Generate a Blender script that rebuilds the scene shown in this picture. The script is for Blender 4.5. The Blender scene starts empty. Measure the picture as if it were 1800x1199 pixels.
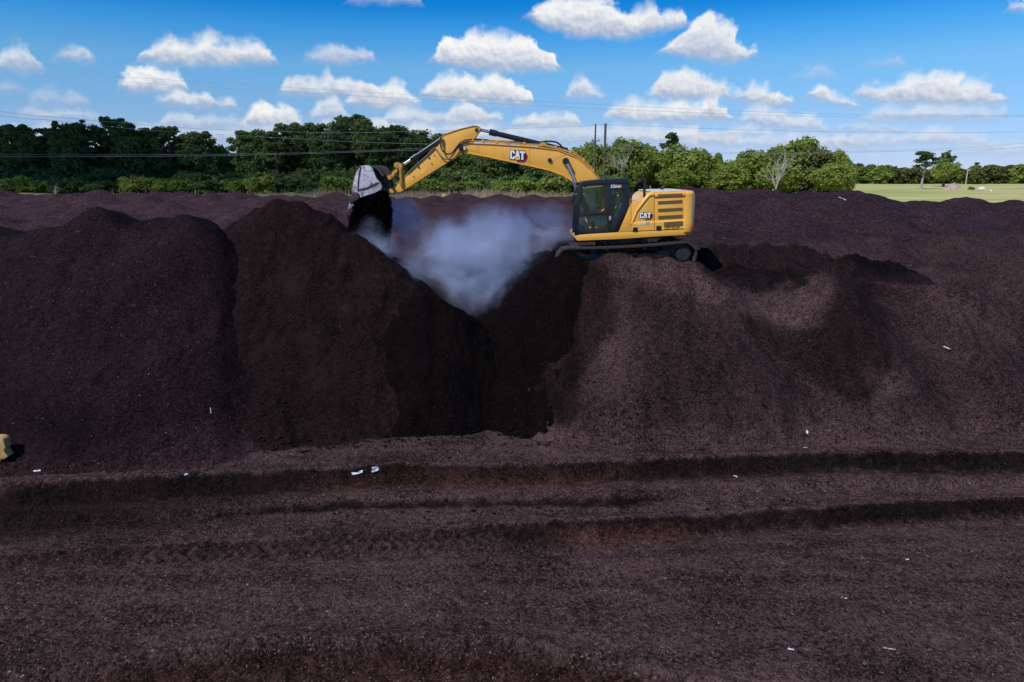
import bpy, bmesh, math, random
import numpy as np
from mathutils import Vector, Matrix

random.seed(7)
scene = bpy.context.scene
COL = scene.collection
R = math.radians

# ------------------------------------------------------------------ camera
CAM_Z = 7.0
PITCH = math.atan((599.5 - 302) / 1200.0)
CP, SP = math.cos(PITCH), math.sin(PITCH)
cam_d = bpy.data.cameras.new('camera')
cam_d.sensor_width = 36.0
cam_d.lens = 24.0
cam_d.clip_start = 0.1
cam_d.clip_end = 12000
cam = bpy.data.objects.new('camera', cam_d)
cam.location = (0, 0, CAM_Z)
cam.rotation_euler = (math.pi / 2 - PITCH, 0, 0)
COL.objects.link(cam)
scene.camera = cam


def ray(px, py):
    u = (px - 900.0) / 1200.0
    v = (599.5 - py) / 1200.0
    return Vector((u, CP + v * SP, -SP + v * CP))


def W(px, py, Y):
    """the point of the place at depth Y that the photograph shows at (px, py)"""
    d = ray(px, py)
    t = Y / d.y
    return Vector((d.x * t, Y, CAM_Z + d.z * t))


def G(px, py, z=0.0):
    d = ray(px, py)
    t = (z - CAM_Z) / d.z
    return Vector((d.x * t, d.y * t, z))


def topx(x, y, z):
    """photograph coordinates of a point (arrays allowed)"""
    dz = z - CAM_Z
    f = y * CP - dz * SP
    return 900 + 1200 * x / f, 599.5 - 1200 * (y * SP + dz * CP) / f


# ------------------------------------------------------------------ noise
def _hash(ix, iy, seed):
    h = (ix.astype(np.int64) * 374761393 + iy.astype(np.int64) * 668265263 + seed * 974711) & 0xFFFFFFFF
    h = ((h ^ (h >> 13)) * 1274126177) & 0xFFFFFFFF
    h = (h ^ (h >> 16)) & 0xFFFFFFFF
    return h.astype(np.float64) / 4294967295.0


def vnoise(x, y, seed=0):
    ix, iy = np.floor(x), np.floor(y)
    fx, fy = x - ix, y - iy
    fx = fx * fx * fx * (fx * (fx * 6 - 15) + 10)
    fy = fy * fy * fy * (fy * (fy * 6 - 15) + 10)
    a = _hash(ix, iy, seed); b = _hash(ix + 1, iy, seed)
    c = _hash(ix, iy + 1, seed); d = _hash(ix + 1, iy + 1, seed)
    return (a + (b - a) * fx) * (1 - fy) + (c + (d - c) * fx) * fy


def fbm(x, y, seed=0, octv=4, gain=0.5):
    s = np.zeros_like(x); amp = 1.0; tot = 0.0; f = 1.0
    for o in range(octv):
        s = s + amp * (vnoise(x * f + 17.3 * o, y * f - 9.1 * o, seed + o) * 2 - 1)
        tot += amp; amp *= gain; f *= 2.03
    return s / tot


def smooth(a, b, x):
    t = np.clip((x - a) / (b - a), 0, 1)
    return t * t * (3 - 2 * t)


# ------------------------------------------------------------------ objects
def tag(o, label=None, cat=None, group=None, kind=None):
    if label: o['label'] = label
    if cat: o['category'] = cat
    if group: o['group'] = group
    if kind: o['kind'] = kind
    return o


def link(o, parent=None):
    COL.objects.link(o)
    if parent is not None:
        o.parent = parent
    return o


def empty(name, loc, label, cat, group=None):
    o = bpy.data.objects.new(name, None)
    o.location = loc
    link(o)
    return tag(o, label, cat, group)


def origin_of(o):
    v = Vector((0, 0, 0))
    while o is not None:
        v = v + Vector(o.location)
        o = o.parent
    return v


def mesh_np(name, verts, quads, mats, smoothf=True, mat_idx=None):
    """mesh from arrays; quads (n,k)"""
    me = bpy.data.meshes.new(name)
    n, k = quads.shape
    me.vertices.add(len(verts))
    me.vertices.foreach_set('co', np.asarray(verts, dtype=np.float32).ravel())
    me.loops.add(n * k)
    me.loops.foreach_set('vertex_index', quads.astype(np.int32).ravel())
    me.polygons.add(n)
    me.polygons.foreach_set('loop_start', (np.arange(n) * k).astype(np.int32))
    me.polygons.foreach_set('loop_total', np.full(n, k, dtype=np.int32))
    if mat_idx is not None:
        me.polygons.foreach_set('material_index', mat_idx.astype(np.int32))
    me.update(calc_edges=True)
    me.polygons.foreach_set('use_smooth', np.full(n, smoothf, dtype=bool))
    for m in (mats if isinstance(mats, (list, tuple)) else [mats]):
        me.materials.append(m)
    me.validate()
    return me


class MB:
    """collects shapes in world coordinates; build() makes ONE mesh object"""
    def __init__(self):
        self.bm = bmesh.new()
        self.mi = 0

    def face(self, vs):
        try:
            f = self.bm.faces.new(vs)
            f.material_index = self.mi
            return f
        except ValueError:
            return None

    def loft(self, rings, close=True, cap=True):
        rs = [[self.bm.verts.new(p) for p in r] for r in rings]
        n = len(rs[0])
        for a, b in zip(rs[:-1], rs[1:]):
            for i in range(n if close else n - 1):
                j = (i + 1) % n
                self.face((a[i], a[j], b[j], b[i]))
        if cap and close:
            self.face(list(reversed(rs[0])))
            self.face(rs[-1])
        return self

    def prism(self, pts, y0, y1):
        """pts: (x, z) outline, extruded along Y"""
        return self.loft([[(p[0], y0, p[1]) for p in pts], [(p[0], y1, p[1]) for p in pts]])

    def pxprism(self, pix, yref, y0, y1):
        pts = [W(a, b, yref) for a, b in pix]
        return self.prism([(p.x, p.z) for p in pts], y0, y1)

    def box(self, c, s, rot=None):
        c = Vector(c)
        hx, hy, hz = s[0] / 2, s[1] / 2, s[2] / 2
        def tr(x, y, z):
            v = Vector((x, y, z))
            if rot is not None:
                v = rot @ v
            return c + v
        self.loft([[tr(-hx, -hy, -hz), tr(hx, -hy, -hz), tr(hx, hy, -hz), tr(-hx, hy, -hz)],
                   [tr(-hx, -hy, hz), tr(hx, -hy, hz), tr(hx, hy, hz), tr(-hx, hy, hz)]])
        return self

    def tube(self, path, r, n=8, cap=True):
        path = [Vector(p) for p in path]
        rad = r if isinstance(r, (list, tuple)) else [r] * len(path)
        rings = []
        up = None
        for i, p in enumerate(path):
            a = path[max(0, i - 1)]; b = path[min(len(path) - 1, i + 1)]
            d = (b - a)
            d = d.normalized() if d.length > 1e-9 else Vector((0, 0, 1))
            if up is None:
                up = Vector((0, 0, 1)) if abs(d.z) < 0.9 else Vector((1, 0, 0))
            s = d.cross(up).normalized()
            up = s.cross(d).normalized()
            rings.append([p + (s * math.cos(2 * math.pi * k / n) + up * math.sin(2 * math.pi * k / n)) * rad[i] for k in range(n)])
        return self.loft(rings, True, cap)

    def disc(self, c, r, y0, y1, n=24, inner=None):
        """cylinder along Y centred at (x, z)"""
        pts = [(c[0] + r * math.cos(2 * math.pi * k / n), c[1] + r * math.sin(2 * math.pi * k / n)) for k in range(n)]
        return self.prism(pts, y0, y1)

    def build(self, name, mats, parent=None, bevel=0.0, seg=2, sharp=35, loc=None):
        bm = self.bm
        bmesh.ops.recalc_face_normals(bm, faces=bm.faces)
        if bevel > 0:
            ed = [e for e in bm.edges if len(e.link_faces) == 2 and e.calc_face_angle(0) > R(30)]
            bmesh.ops.bevel(bm, geom=ed, offset=bevel, segments=seg, profile=0.6, affect='EDGES', clamp_overlap=True)
        off = origin_of(parent) if parent is not None else Vector((0, 0, 0))
        if loc is not None:
            off = Vector(loc)
        bmesh.ops.translate(bm, verts=bm.verts, vec=-off)
        me = bpy.data.meshes.new(name)
        bm.to_mesh(me)
        bm.free()
        for m in (mats if isinstance(mats, (list, tuple)) else [mats]):
            me.materials.append(m)
        me.polygons.foreach_set('use_smooth', np.full(len(me.polygons), True, dtype=bool))
        me.set_sharp_from_angle(angle=R(sharp))
        o = bpy.data.objects.new(name, me)
        if loc is not None:
            o.location = loc
        return link(o, parent)


def copy_thing(src, loc=None, scale=None, rz=None, label=None, group=None):
    c = src.copy()
    COL.objects.link(c)
    for ch in src.children:
        k = ch.copy()
        COL.objects.link(k)
        k.parent = c
        for g in ch.children:
            q = g.copy(); COL.objects.link(q); q.parent = k
    if loc is not None: c.location = loc
    if scale is not None: c.scale = scale
    if rz is not None: c.rotation_euler = (0, 0, rz)
    if label: c['label'] = label
    if group: c['group'] = group
    return c


# ------------------------------------------------------------------ materials
class NT:
    def __init__(self, tree):
        self.t = tree

    def n(self, typ, _op=None, **kw):
        nd = self.t.nodes.new(typ)
        if _op: nd.operation = _op
        for k, v in kw.items():
            if k.startswith('i_'):
                key = k[2:]
                key = int(key) if key.isdigit() else key.replace('_', ' ')
                sock = nd.inputs[key]
                if hasattr(v, 'is_linked') or hasattr(v, 'links'):
                    self.t.links.new(v, sock)
                else:
                    sock.default_value = v
            else:
                setattr(nd, k, v)
        return nd

    def math(self, op, a, b=None, c=None, clamp=False):
        nd = self.t.nodes.new('ShaderNodeMath')
        nd.operation = op
        nd.use_clamp = clamp
        for i, v in enumerate((a, b, c)):
            if v is None: continue
            if hasattr(v, 'links'): self.t.links.new(v, nd.inputs[i])
            else: nd.inputs[i].default_value = v
        return nd.outputs[0]

    def ramp(self, fac, stops, interp='LINEAR'):
        nd = self.t.nodes.new('ShaderNodeValToRGB')
        cr = nd.color_ramp
        cr.interpolation = interp
        while len(cr.elements) < len(stops):
            cr.elements.new(0.5)
        for e, (p, c) in zip(cr.elements, stops):
            e.position = p
            e.color = (c[0], c[1], c[2], 1) if isinstance(c, (tuple, list)) else (c, c, c, 1)
        self.t.links.new(fac, nd.inputs[0])
        return nd.outputs[0]

    def mix(self, fac, a, b, blend='MIX'):
        nd = self.t.nodes.new('ShaderNodeMix')
        nd.data_type = 'RGBA'
        nd.blend_type = blend
        for idx, v in ((0, fac), (6, a), (7, b)):
            if hasattr(v, 'links'): self.t.links.new(v, nd.inputs[idx])
            elif idx == 0: nd.inputs[0].default_value = v
            else: nd.inputs[idx].default_value = (v[0], v[1], v[2], 1)
        return nd.outputs[2]

    def sstep(self, a, b, x):
        nd = self.t.nodes.new('ShaderNodeMapRange')
        nd.interpolation_type = 'SMOOTHSTEP'
        for i, v in ((0, x), (1, a), (2, b)):
            if hasattr(v, 'links'): self.t.links.new(v, nd.inputs[i])
            else: nd.inputs[i].default_value = v
        return nd.outputs[0]

    def link(self, a, b):
        self.t.links.new(a, b)


def new_mat(name):
    m = bpy.data.materials.new(name)
    m.use_nodes = True
    t = m.node_tree
    b = t.nodes['Principled BSDF']
    return m, NT(t), b


def simple(name, col, rough=0.5, metal=0.0, var=0.12, scale=6.0, dirt=None, dirt_amt=0.0, spec=0.5, coat=0.0):
    """painted / metal surface with slight mottling and dust"""
    m, nt, b = new_mat(name)
    geo = nt.n('ShaderNodeNewGeometry')
    nz = nt.n('ShaderNodeTexNoise', i_Vector=geo.outputs['Position'], i_Scale=scale, i_Detail=5.0, i_Roughness=0.6)
    f = nt.ramp(nz.outputs['Fac'], [(0.3, 0.0), (0.7, 1.0)])
    c = nt.mix(f, tuple(x * (1 - var) for x in col), tuple(min(1, x * (1 + var)) for x in col))
    if dirt is not None:
        n2 = nt.n('ShaderNodeTexNoise', i_Vector=geo.outputs['Position'], i_Scale=scale * 0.45, i_Detail=8.0, i_Roughness=0.7)
        d = nt.sstep(0.62 - 0.3 * dirt_amt, 0.8 - 0.2 * dirt_amt, n2.outputs['Fac'])
        c = nt.mix(nt.math('MULTIPLY', d, min(1.0, 0.35 + dirt_amt)), c, dirt)
    nt.link(c, b.inputs['Base Color'])
    rr = nt.math('MULTIPLY_ADD', nz.outputs['Fac'], 0.25, rough - 0.12)
    nt.link(rr, b.inputs['Roughness'])
    b.inputs['Metallic'].default_value = metal
    b.inputs['Specular IOR Level'].default_value = spec
    if coat: b.inputs['Coat Weight'].default_value = coat
    return m


def mulch_mat(name, dark, light, fleck=0.03, fleck_col=(0.15, 0.11, 0.09), chip=22.0, bump=1.0, patch=None, patch_amt=0.0, spec=0.07, streak=0.0):
    m, nt, b = new_mat(name)
    geo = nt.n('ShaderNodeNewGeometry')
    P = geo.outputs['Position']
    big = nt.n('ShaderNodeTexNoise', i_Vector=P, i_Scale=0.45, i_Detail=5.0, i_Roughness=0.62)
    mid = nt.n('ShaderNodeTexNoise', i_Vector=P, i_Scale=5.0, i_Detail=6.0, i_Roughness=0.7)
    v1 = nt.n('ShaderNodeTexVoronoi', i_Vector=P, i_Scale=chip)
    v2 = nt.n('ShaderNodeTexVoronoi', i_Vector=P, i_Scale=chip * 2.3)
    sx = nt.n('ShaderNodeSeparateColor', i_Color=v1.outputs['Color'])
    sx2 = nt.n('ShaderNodeSeparateColor', i_Color=v2.outputs['Color'])
    tone = nt.math('ADD', nt.math('MULTIPLY_ADD', sx.outputs[0], 0.62, -0.18), nt.math('MULTIPLY', sx2.outputs[0], 0.52))
    tone = nt.math('ADD', tone, nt.math('MULTIPLY', nt.math('SUBTRACT', mid.outputs['Fac'], 0.5), 1.0))
    tone = nt.math('ADD', tone, nt.math('MULTIPLY', nt.math('SUBTRACT', big.outputs['Fac'], 0.5), 0.9), clamp=True)
    if streak:
        mp = nt.n('ShaderNodeMapping', i_Vector=P)
        mp.inputs['Scale'].default_value = (0.22, 1.5, 1.0)
        st = nt.n('ShaderNodeTexNoise', i_Vector=mp.outputs[0], i_Scale=1.0, i_Detail=6.0, i_Roughness=0.65, i_Distortion=0.4)
        cl = nt.n('ShaderNodeTexNoise', i_Vector=P, i_Scale=1.7, i_Detail=4.0, i_Roughness=0.6)
        tone = nt.math('ADD', tone, nt.math('MULTIPLY', nt.math('SUBTRACT', st.outputs['Fac'], 0.5), 1.1 * streak))
        tone = nt.math('ADD', tone, nt.math('MULTIPLY', nt.math('SUBTRACT', cl.outputs['Fac'], 0.5), 0.5 * streak), clamp=True)
    c = nt.mix(tone, dark, light)
    if patch is not None:
        pz = nt.n('ShaderNodeTexNoise', i_Vector=P, i_Scale=0.8, i_Detail=4.0, i_Roughness=0.6)
        c = nt.mix(nt.math('MULTIPLY', nt.sstep(0.5, 0.72, pz.outputs['Fac']), patch_amt), c, patch)
    # pale wood flecks
    fl = nt.math('GREATER_THAN', sx2.outputs[1], 1.0 - fleck)
    fl2 = nt.math('GREATER_THAN', sx.outputs[1], 1.0 - fleck * 0.15)
    amt = nt.math('MULTIPLY', nt.math('MAXIMUM', fl, fl2), sx2.outputs[2])
    c = nt.mix(amt, c, fleck_col)
    nt.link(c, b.inputs['Base Color'])
    b.inputs['Roughness'].default_value = 0.85
    b.inputs['Specular IOR Level'].default_value = spec
    h = nt.math('ADD', nt.math('MULTIPLY', sx.outputs[2], 0.009), nt.math('MULTIPLY', sx2.outputs[2], 0.006))
    h = nt.math('ADD', h, nt.math('MULTIPLY', mid.outputs['Fac'], 0.12))
    h = nt.math('SUBTRACT', h, nt.math('MULTIPLY', v1.outputs['Distance'], 0.35 / chip))
    bp = nt.n('ShaderNodeBump', i_Height=h, i_Strength=0.9 * bump, i_Distance=1.0)
    nt.link(bp.outputs[0], b.inputs['Normal'])
    return m


M = {}
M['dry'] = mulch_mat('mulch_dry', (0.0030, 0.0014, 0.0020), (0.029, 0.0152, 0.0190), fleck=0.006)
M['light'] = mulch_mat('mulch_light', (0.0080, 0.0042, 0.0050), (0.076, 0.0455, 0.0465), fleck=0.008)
M['yard'] = mulch_mat('mulch_yard', (0.0100, 0.0052, 0.0056), (0.110, 0.0680, 0.0680), fleck=0.022, streak=1.0, fleck_col=(0.24, 0.19, 0.16))
M['wet_shade'] = mulch_mat('mulch_wet', (0.0008, 0.0005, 0.0006), (0.0062, 0.0035, 0.0040), fleck=0.004, fleck_col=(0.05, 0.032, 0.025),
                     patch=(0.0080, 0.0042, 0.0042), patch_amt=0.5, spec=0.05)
M['fresh'] = mulch_mat('mulch_fresh', (0.0029, 0.0015, 0.0018), (0.0215, 0.0118, 0.0125), fleck=0.004, fleck_col=(0.07, 0.045, 0.035),
                       patch=(0.022, 0.0110, 0.0100), patch_amt=0.7, spec=0.06)
M['damp'] = mulch_mat('mulch_damp', (0.0045, 0.0025, 0.0029), (0.0300, 0.0180, 0.0190), fleck=0.004, fleck_col=(0.12, 0.08, 0.06))
M['far'] = mulch_mat('mulch_far', (0.017, 0.0080, 0.0104), (0.078, 0.0425, 0.0485), fleck=0.003, chip=9.0, bump=0.8)
M['far_dark'] = mulch_mat('mulch_far_dark', (0.010, 0.0050, 0.0066), (0.057, 0.0325, 0.0385), fleck=0.003, chip=12.0, bump=0.8)

YEL = (0.80, 0.41, 0.060)
M['yellow'] = simple('yellow_paint', YEL, 0.34, var=0.04, scale=3.0, dirt=(0.36, 0.24, 0.12), dirt_amt=0.32, coat=0.25)
M['yellow_worn'] = simple('yellow_paint_worn', (0.55, 0.29, 0.05), 0.5, var=0.15, scale=9.0, dirt=(0.10, 0.06, 0.035), dirt_amt=0.45)
M['black'] = simple('black_paint', (0.010, 0.013, 0.021), 0.35, var=0.2, dirt=(0.05, 0.04, 0.04), dirt_amt=0.1)
M['rubber'] = simple('black_rubber', (0.018, 0.017, 0.018), 0.65, var=0.2)
M['grey_hose'] = simple('grey_hose', (0.16, 0.14, 0.13), 0.55, var=0.2)
M['chrome'] = simple('chrome_rod', (0.82, 0.83, 0.86), 0.18, metal=1.0, var=0.05)
M['track'] = simple('track_steel', (0.034, 0.024, 0.023), 0.85, metal=0.0, var=0.35, scale=9.0, dirt=(0.032, 0.021, 0.020), dirt_amt=0.9)
M['steel_blue'] = simple('sprocket_paint', (0.016, 0.019, 0.025), 0.5, var=0.2, dirt=(0.042, 0.028, 0.027), dirt_amt=0.8)
M['bucket'] = simple('bucket_worn_steel', (0.50, 0.51, 0.57), 0.45, metal=0.1, var=0.2, scale=11.0, dirt=(0.02, 0.014, 0.014), dirt_amt=0.52)
M['bucket_dark'] = simple('bucket_stained', (0.040, 0.027, 0.028), 0.55, var=0.4, scale=7.0, dirt=(0.16, 0.07, 0.04), dirt_amt=0.35)
M['tooth'] = simple('tooth_steel', (0.55, 0.55, 0.58), 0.4, metal=0.6, var=0.2)
M['vent'] = simple('vent_mesh', (0.20, 0.125, 0.055), 0.6, var=0.15, scale=60)
M['white'] = simple('white_decal', (0.80, 0.80, 0.82), 0.4, var=0.02)
M['navy'] = simple('navy_decal', (0.010, 0.012, 0.025), 0.4, var=0.05)
M['red'] = simple('red_decal', (0.45, 0.015, 0.05), 0.4, var=0.05)
M['taillight'] = simple('red_lens', (0.55, 0.012, 0.015), 0.2, var=0.03)
M['logo_yellow'] = simple('yellow_decal', (0.85, 0.55, 0.06), 0.4, var=0.03)
M['orange'] = simple('orange_decal', (0.70, 0.18, 0.08), 0.4, var=0.03)
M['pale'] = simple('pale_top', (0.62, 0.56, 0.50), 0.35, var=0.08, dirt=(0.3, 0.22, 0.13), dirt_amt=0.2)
M['seat'] = simple('seat_fabric', (0.03, 0.035, 0.04), 0.8)
M['console'] = simple('grey_plastic', (0.30, 0.36, 0.40), 0.5)
M['skin'] = simple('skin', (0.42, 0.24, 0.16), 0.55, var=0.05)
M['vest'] = simple('orange_vest', (0.95, 0.19, 0.04), 0.7, var=0.08)
M['khaki'] = simple('khaki_cloth', (0.34, 0.25, 0.17), 0.8, var=0.1)
M['capcloth'] = simple('dark_cap', (0.02, 0.02, 0.025), 0.8)
M['wood_pole'] = simple('weathered_pole', (0.085, 0.070, 0.062), 0.85, var=0.25, scale=2)
M['pale_pole'] = simple('pale_pole', (0.42, 0.40, 0.36), 0.8, var=0.15, scale=2)
M['wire'] = simple('wire', (0.30, 0.32, 0.36), 0.5, metal=0.3)
M['plastic'] = simple('white_plastic', (0.52, 0.56, 0.64), 0.45, var=0.08)
M['machine_tan'] = simple('faded_machine_paint', (0.52, 0.34, 0.13), 0.5, var=0.08, dirt=(0.2, 0.14, 0.09), dirt_amt=0.3)

# glass: mostly clear, a little grey-green, with a sheen
mg, nt, b = new_mat('cab_glass')
t = nt.t
t.nodes.remove(b)
tr = nt.n('ShaderNodeBsdfTransparent', i_Color=(0.78, 0.92, 1.0, 1))
gl = nt.n('ShaderNodeBsdfGlossy', i_Color=(0.9, 0.95, 1, 1), i_Roughness=0.04)
fr = nt.n('ShaderNodeFresnel', i_IOR=1.45)
ms = nt.n('ShaderNodeMixShader')
nt.link(nt.math('ADD', fr.outputs[0], 0.0), ms.inputs[0])
nt.link(tr.outputs[0], ms.inputs[1]); nt.link(gl.outputs[0], ms.inputs[2])
nt.link(ms.outputs[0], t.nodes['Material Output'].inputs['Surface'])
M['glass'] = mg


def leaf_mat(name, c1, c2, trans=0.35):
    m, nt, b = new_mat(name)
    t = nt.t
    t.nodes.remove(b)
    oi = nt.n('ShaderNodeObjectInfo')
    geo = nt.n('ShaderNodeNewGeometry')
    nz = nt.n('ShaderNodeTexNoise', i_Vector=geo.outputs['Position'], i_Scale=0.9, i_Detail=3.0)
    f = nt.math('ADD', nt.math('MULTIPLY', oi.outputs['Random'], 0.55), nt.math('MULTIPLY', geo.outputs['Random Per Island'], 0.35))
    f = nt.math('ADD', f, nt.math('MULTIPLY', nt.math('SUBTRACT', nz.outputs['Fac'], 0.5), 0.9), clamp=True)
    c = nt.mix(f, c1, c2)
    d = nt.n('ShaderNodeBsdfDiffuse', i_Color=c)
    tl = nt.n('ShaderNodeBsdfTranslucent', i_Color=nt.mix(0.5, c, (c2[0] * 1.5, c2[1] * 1.5, c2[2] * 0.8)))
    ms = nt.n('ShaderNodeMixShader', i_0=trans)
    nt.link(d.outputs[0], ms.inputs[1]); nt.link(tl.outputs[0], ms.inputs[2])
    nt.link(ms.outputs[0], t.nodes['Material Output'].inputs['Surface'])
    return m


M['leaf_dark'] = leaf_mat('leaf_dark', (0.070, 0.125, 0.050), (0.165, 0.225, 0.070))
M['leaf'] = leaf_mat('leaf_green', (0.110, 0.180, 0.036), (0.310, 0.360, 0.090))
M['leaf_bright'] = leaf_mat('leaf_bright', (0.10, 0.17, 0.03), (0.24, 0.27, 0.05))
M['leaf_olive'] = leaf_mat('leaf_olive', (0.09, 0.11, 0.04), (0.17, 0.18, 0.07))
M['leaf_pine'] = leaf_mat('leaf_pine', (0.055, 0.085, 0.040), (0.120, 0.140, 0.060))
M['drygrass'] = leaf_mat('dry_grass', (0.26, 0.20, 0.15), (0.42, 0.33, 0.24), 0.2)
M['bark'] = simple('bark', (0.11, 0.09, 0.075), 0.9, var=0.3, scale=4)
M['bark_pale'] = simple('bark_pale', (0.30, 0.26, 0.23), 0.9, var=0.2, scale=4)
M['deadwood'] = simple('dead_wood', (0.40, 0.36, 0.33), 0.85, var=0.15, scale=4)

# field
mf, nt, b = new_mat('field_grass')
geo = nt.n('ShaderNodeNewGeometry')
P = geo.outputs['Position']
mp = nt.n('ShaderNodeMapping', i_Vector=P)
mp.inputs['Scale'].default_value = (0.012, 0.06, 0.05)
n1 = nt.n('ShaderNodeTexNoise', i_Vector=mp.outputs[0], i_Scale=1.0, i_Detail=5.0, i_Roughness=0.6)
n2 = nt.n('ShaderNodeTexNoise', i_Vector=P, i_Scale=0.7, i_Detail=6.0, i_Roughness=0.7)
c = nt.ramp(n1.outputs['Fac'], [(0.34, (0.22, 0.29, 0.09)), (0.5, (0.40, 0.40, 0.15)), (0.66, (0.54, 0.47, 0.24))])
c = nt.mix(nt.math('MULTIPLY', nt.sstep(0.42, 0.7, n2.outputs['Fac']), 0.4), c, (0.30, 0.33, 0.11))
nt.link(c, b.inputs['Base Color'])
b.inputs['Roughness'].default_value = 0.95
b.inputs['Specular IOR Level'].default_value = 0.1
M['field'] = mf
# ------------------------------------------------------------------ terrain helpers
def add_wet_shade(m, wet_shade_col=0.17, rust=(0.052, 0.028, 0.018)):
    """moist, painted-shade and rusty patches: read from the mesh's own 'wet' and 'rust' values"""
    t = m.node_tree
    nt = NT(t)
    b = t.nodes['Principled BSDF']
    src = b.inputs['Base Color'].links[0].from_socket
    a = nt.n('ShaderNodeAttribute', attribute_name='wet_shade')
    r = nt.n('ShaderNodeAttribute', attribute_name='rust')
    wet_shade_c = nt.mix(1.0, src, (wet_shade_col, wet_shade_col * 0.88, wet_shade_col * 0.88), 'MULTIPLY')
    c = nt.mix(a.outputs['Fac'], src, wet_shade_c)
    c2 = nt.mix(1.0, src, (1.15, 0.80, 0.52), 'MULTIPLY')
    c = nt.mix(r.outputs['Fac'], c, c2)
    pa = nt.n('ShaderNodeAttribute', attribute_name='pale')
    palec = nt.mix(1.0, src, (2.2, 2.3, 2.15), 'MULTIPLY')
    c = nt.mix(pa.outputs['Fac'], c, palec)
    nt.link(c, b.inputs['Base Color'])


for k in ('yard', 'dry', 'light', 'damp', 'far', 'far_dark'):
    add_wet_shade(M[k])


def grid_mesh(name, X, Y, Z, keep, mat, wet_shade=None, rust=None, pale=None):
    ny, nx = Z.shape
    idx = np.arange(nx * ny).reshape(ny, nx)
    kq = keep[:-1, :-1] | keep[1:, :-1] | keep[:-1, 1:] | keep[1:, 1:]
    q = np.stack([idx[:-1, :-1], idx[:-1, 1:], idx[1:, 1:], idx[1:, :-1]], -1)[kq]
    used = np.unique(q)
    remap = np.full(nx * ny, -1); remap[used] = np.arange(len(used))
    V = np.stack([X.ravel(), Y.ravel(), Z.ravel()], -1)[used]
    me = mesh_np(name, V, remap[q], mat)
    for nm, arr in (('wet_shade', wet_shade), ('rust', rust), ('pale', pale)):
        if arr is not None:
            at = me.attributes.new(nm, 'FLOAT', 'POINT')
            at.data.foreach_set('value', np.clip(arr.ravel()[used], 0, 1).astype(np.float32))
    return me


def poly_mask(px, py, poly, soft):
    """1 inside the outline, fading over `soft`"""
    inside = np.zeros(px.shape, bool)
    dist = np.full(px.shape, 1e9)
    n = len(poly)
    for i in range(n):
        x0, y0 = poly[i]; x1, y1 = poly[(i + 1) % n]
        cond = (y0 > py) != (y1 > py)
        xi = (x1 - x0) * (py - y0) / ((y1 - y0) if y1 != y0 else 1e-9) + x0
        inside ^= cond & (px < xi)
        dx, dy = x1 - x0, y1 - y0
        t = np.clip(((px - x0) * dx + (py - y0) * dy) / (dx * dx + dy * dy), 0, 1)
        dist = np.minimum(dist, np.hypot(px - x0 - t * dx, py - y0 - t * dy))
    sd = np.where(inside, dist, -dist)
    return smooth(-soft, soft, sd)


def fl_poly(pix, z):
    """ground outline from photograph points on level z"""
    return [(G(a, b, z).x, G(a, b, z).y) for a, b in pix]


# ------------------------------------------------------------------ the yard floor with its ruts
def edge_fn(pix, z):
    pts = [G(a, b, z) for a, b in pix]
    xs = np.array([p.x for p in pts]); ys = np.array([p.y for p in pts])
    return lambda x: np.interp(x, xs, ys)


E1 = edge_fn([(-700, 880), (-200, 858), (0, 850), (300, 836), (600, 823), (700, 815), (900, 816), (1130, 808), (1380, 796), (1600, 796), (1800, 795), (2300, 792)], 0.0)
E1b = edge_fn([(-700, 925), (0, 900), (380, 884), (520, 868), (700, 866), (900, 862), (1100, 862), (1250, 842), (2300, 825)], -0.25)
E2 = edge_fn([(-700, 1010), (-200, 984), (0, 970), (400, 944), (900, 916), (1130, 905), (1450, 886), (1600, 876), (1800, 869), (2300, 850)], -0.42)
E3 = edge_fn([(-900, 1230), (0, 1190), (200, 1176), (400, 1142), (600, 1129), (900, 1131), (1100, 1160), (1300, 1215), (2000, 1400)], -0.72)


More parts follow.
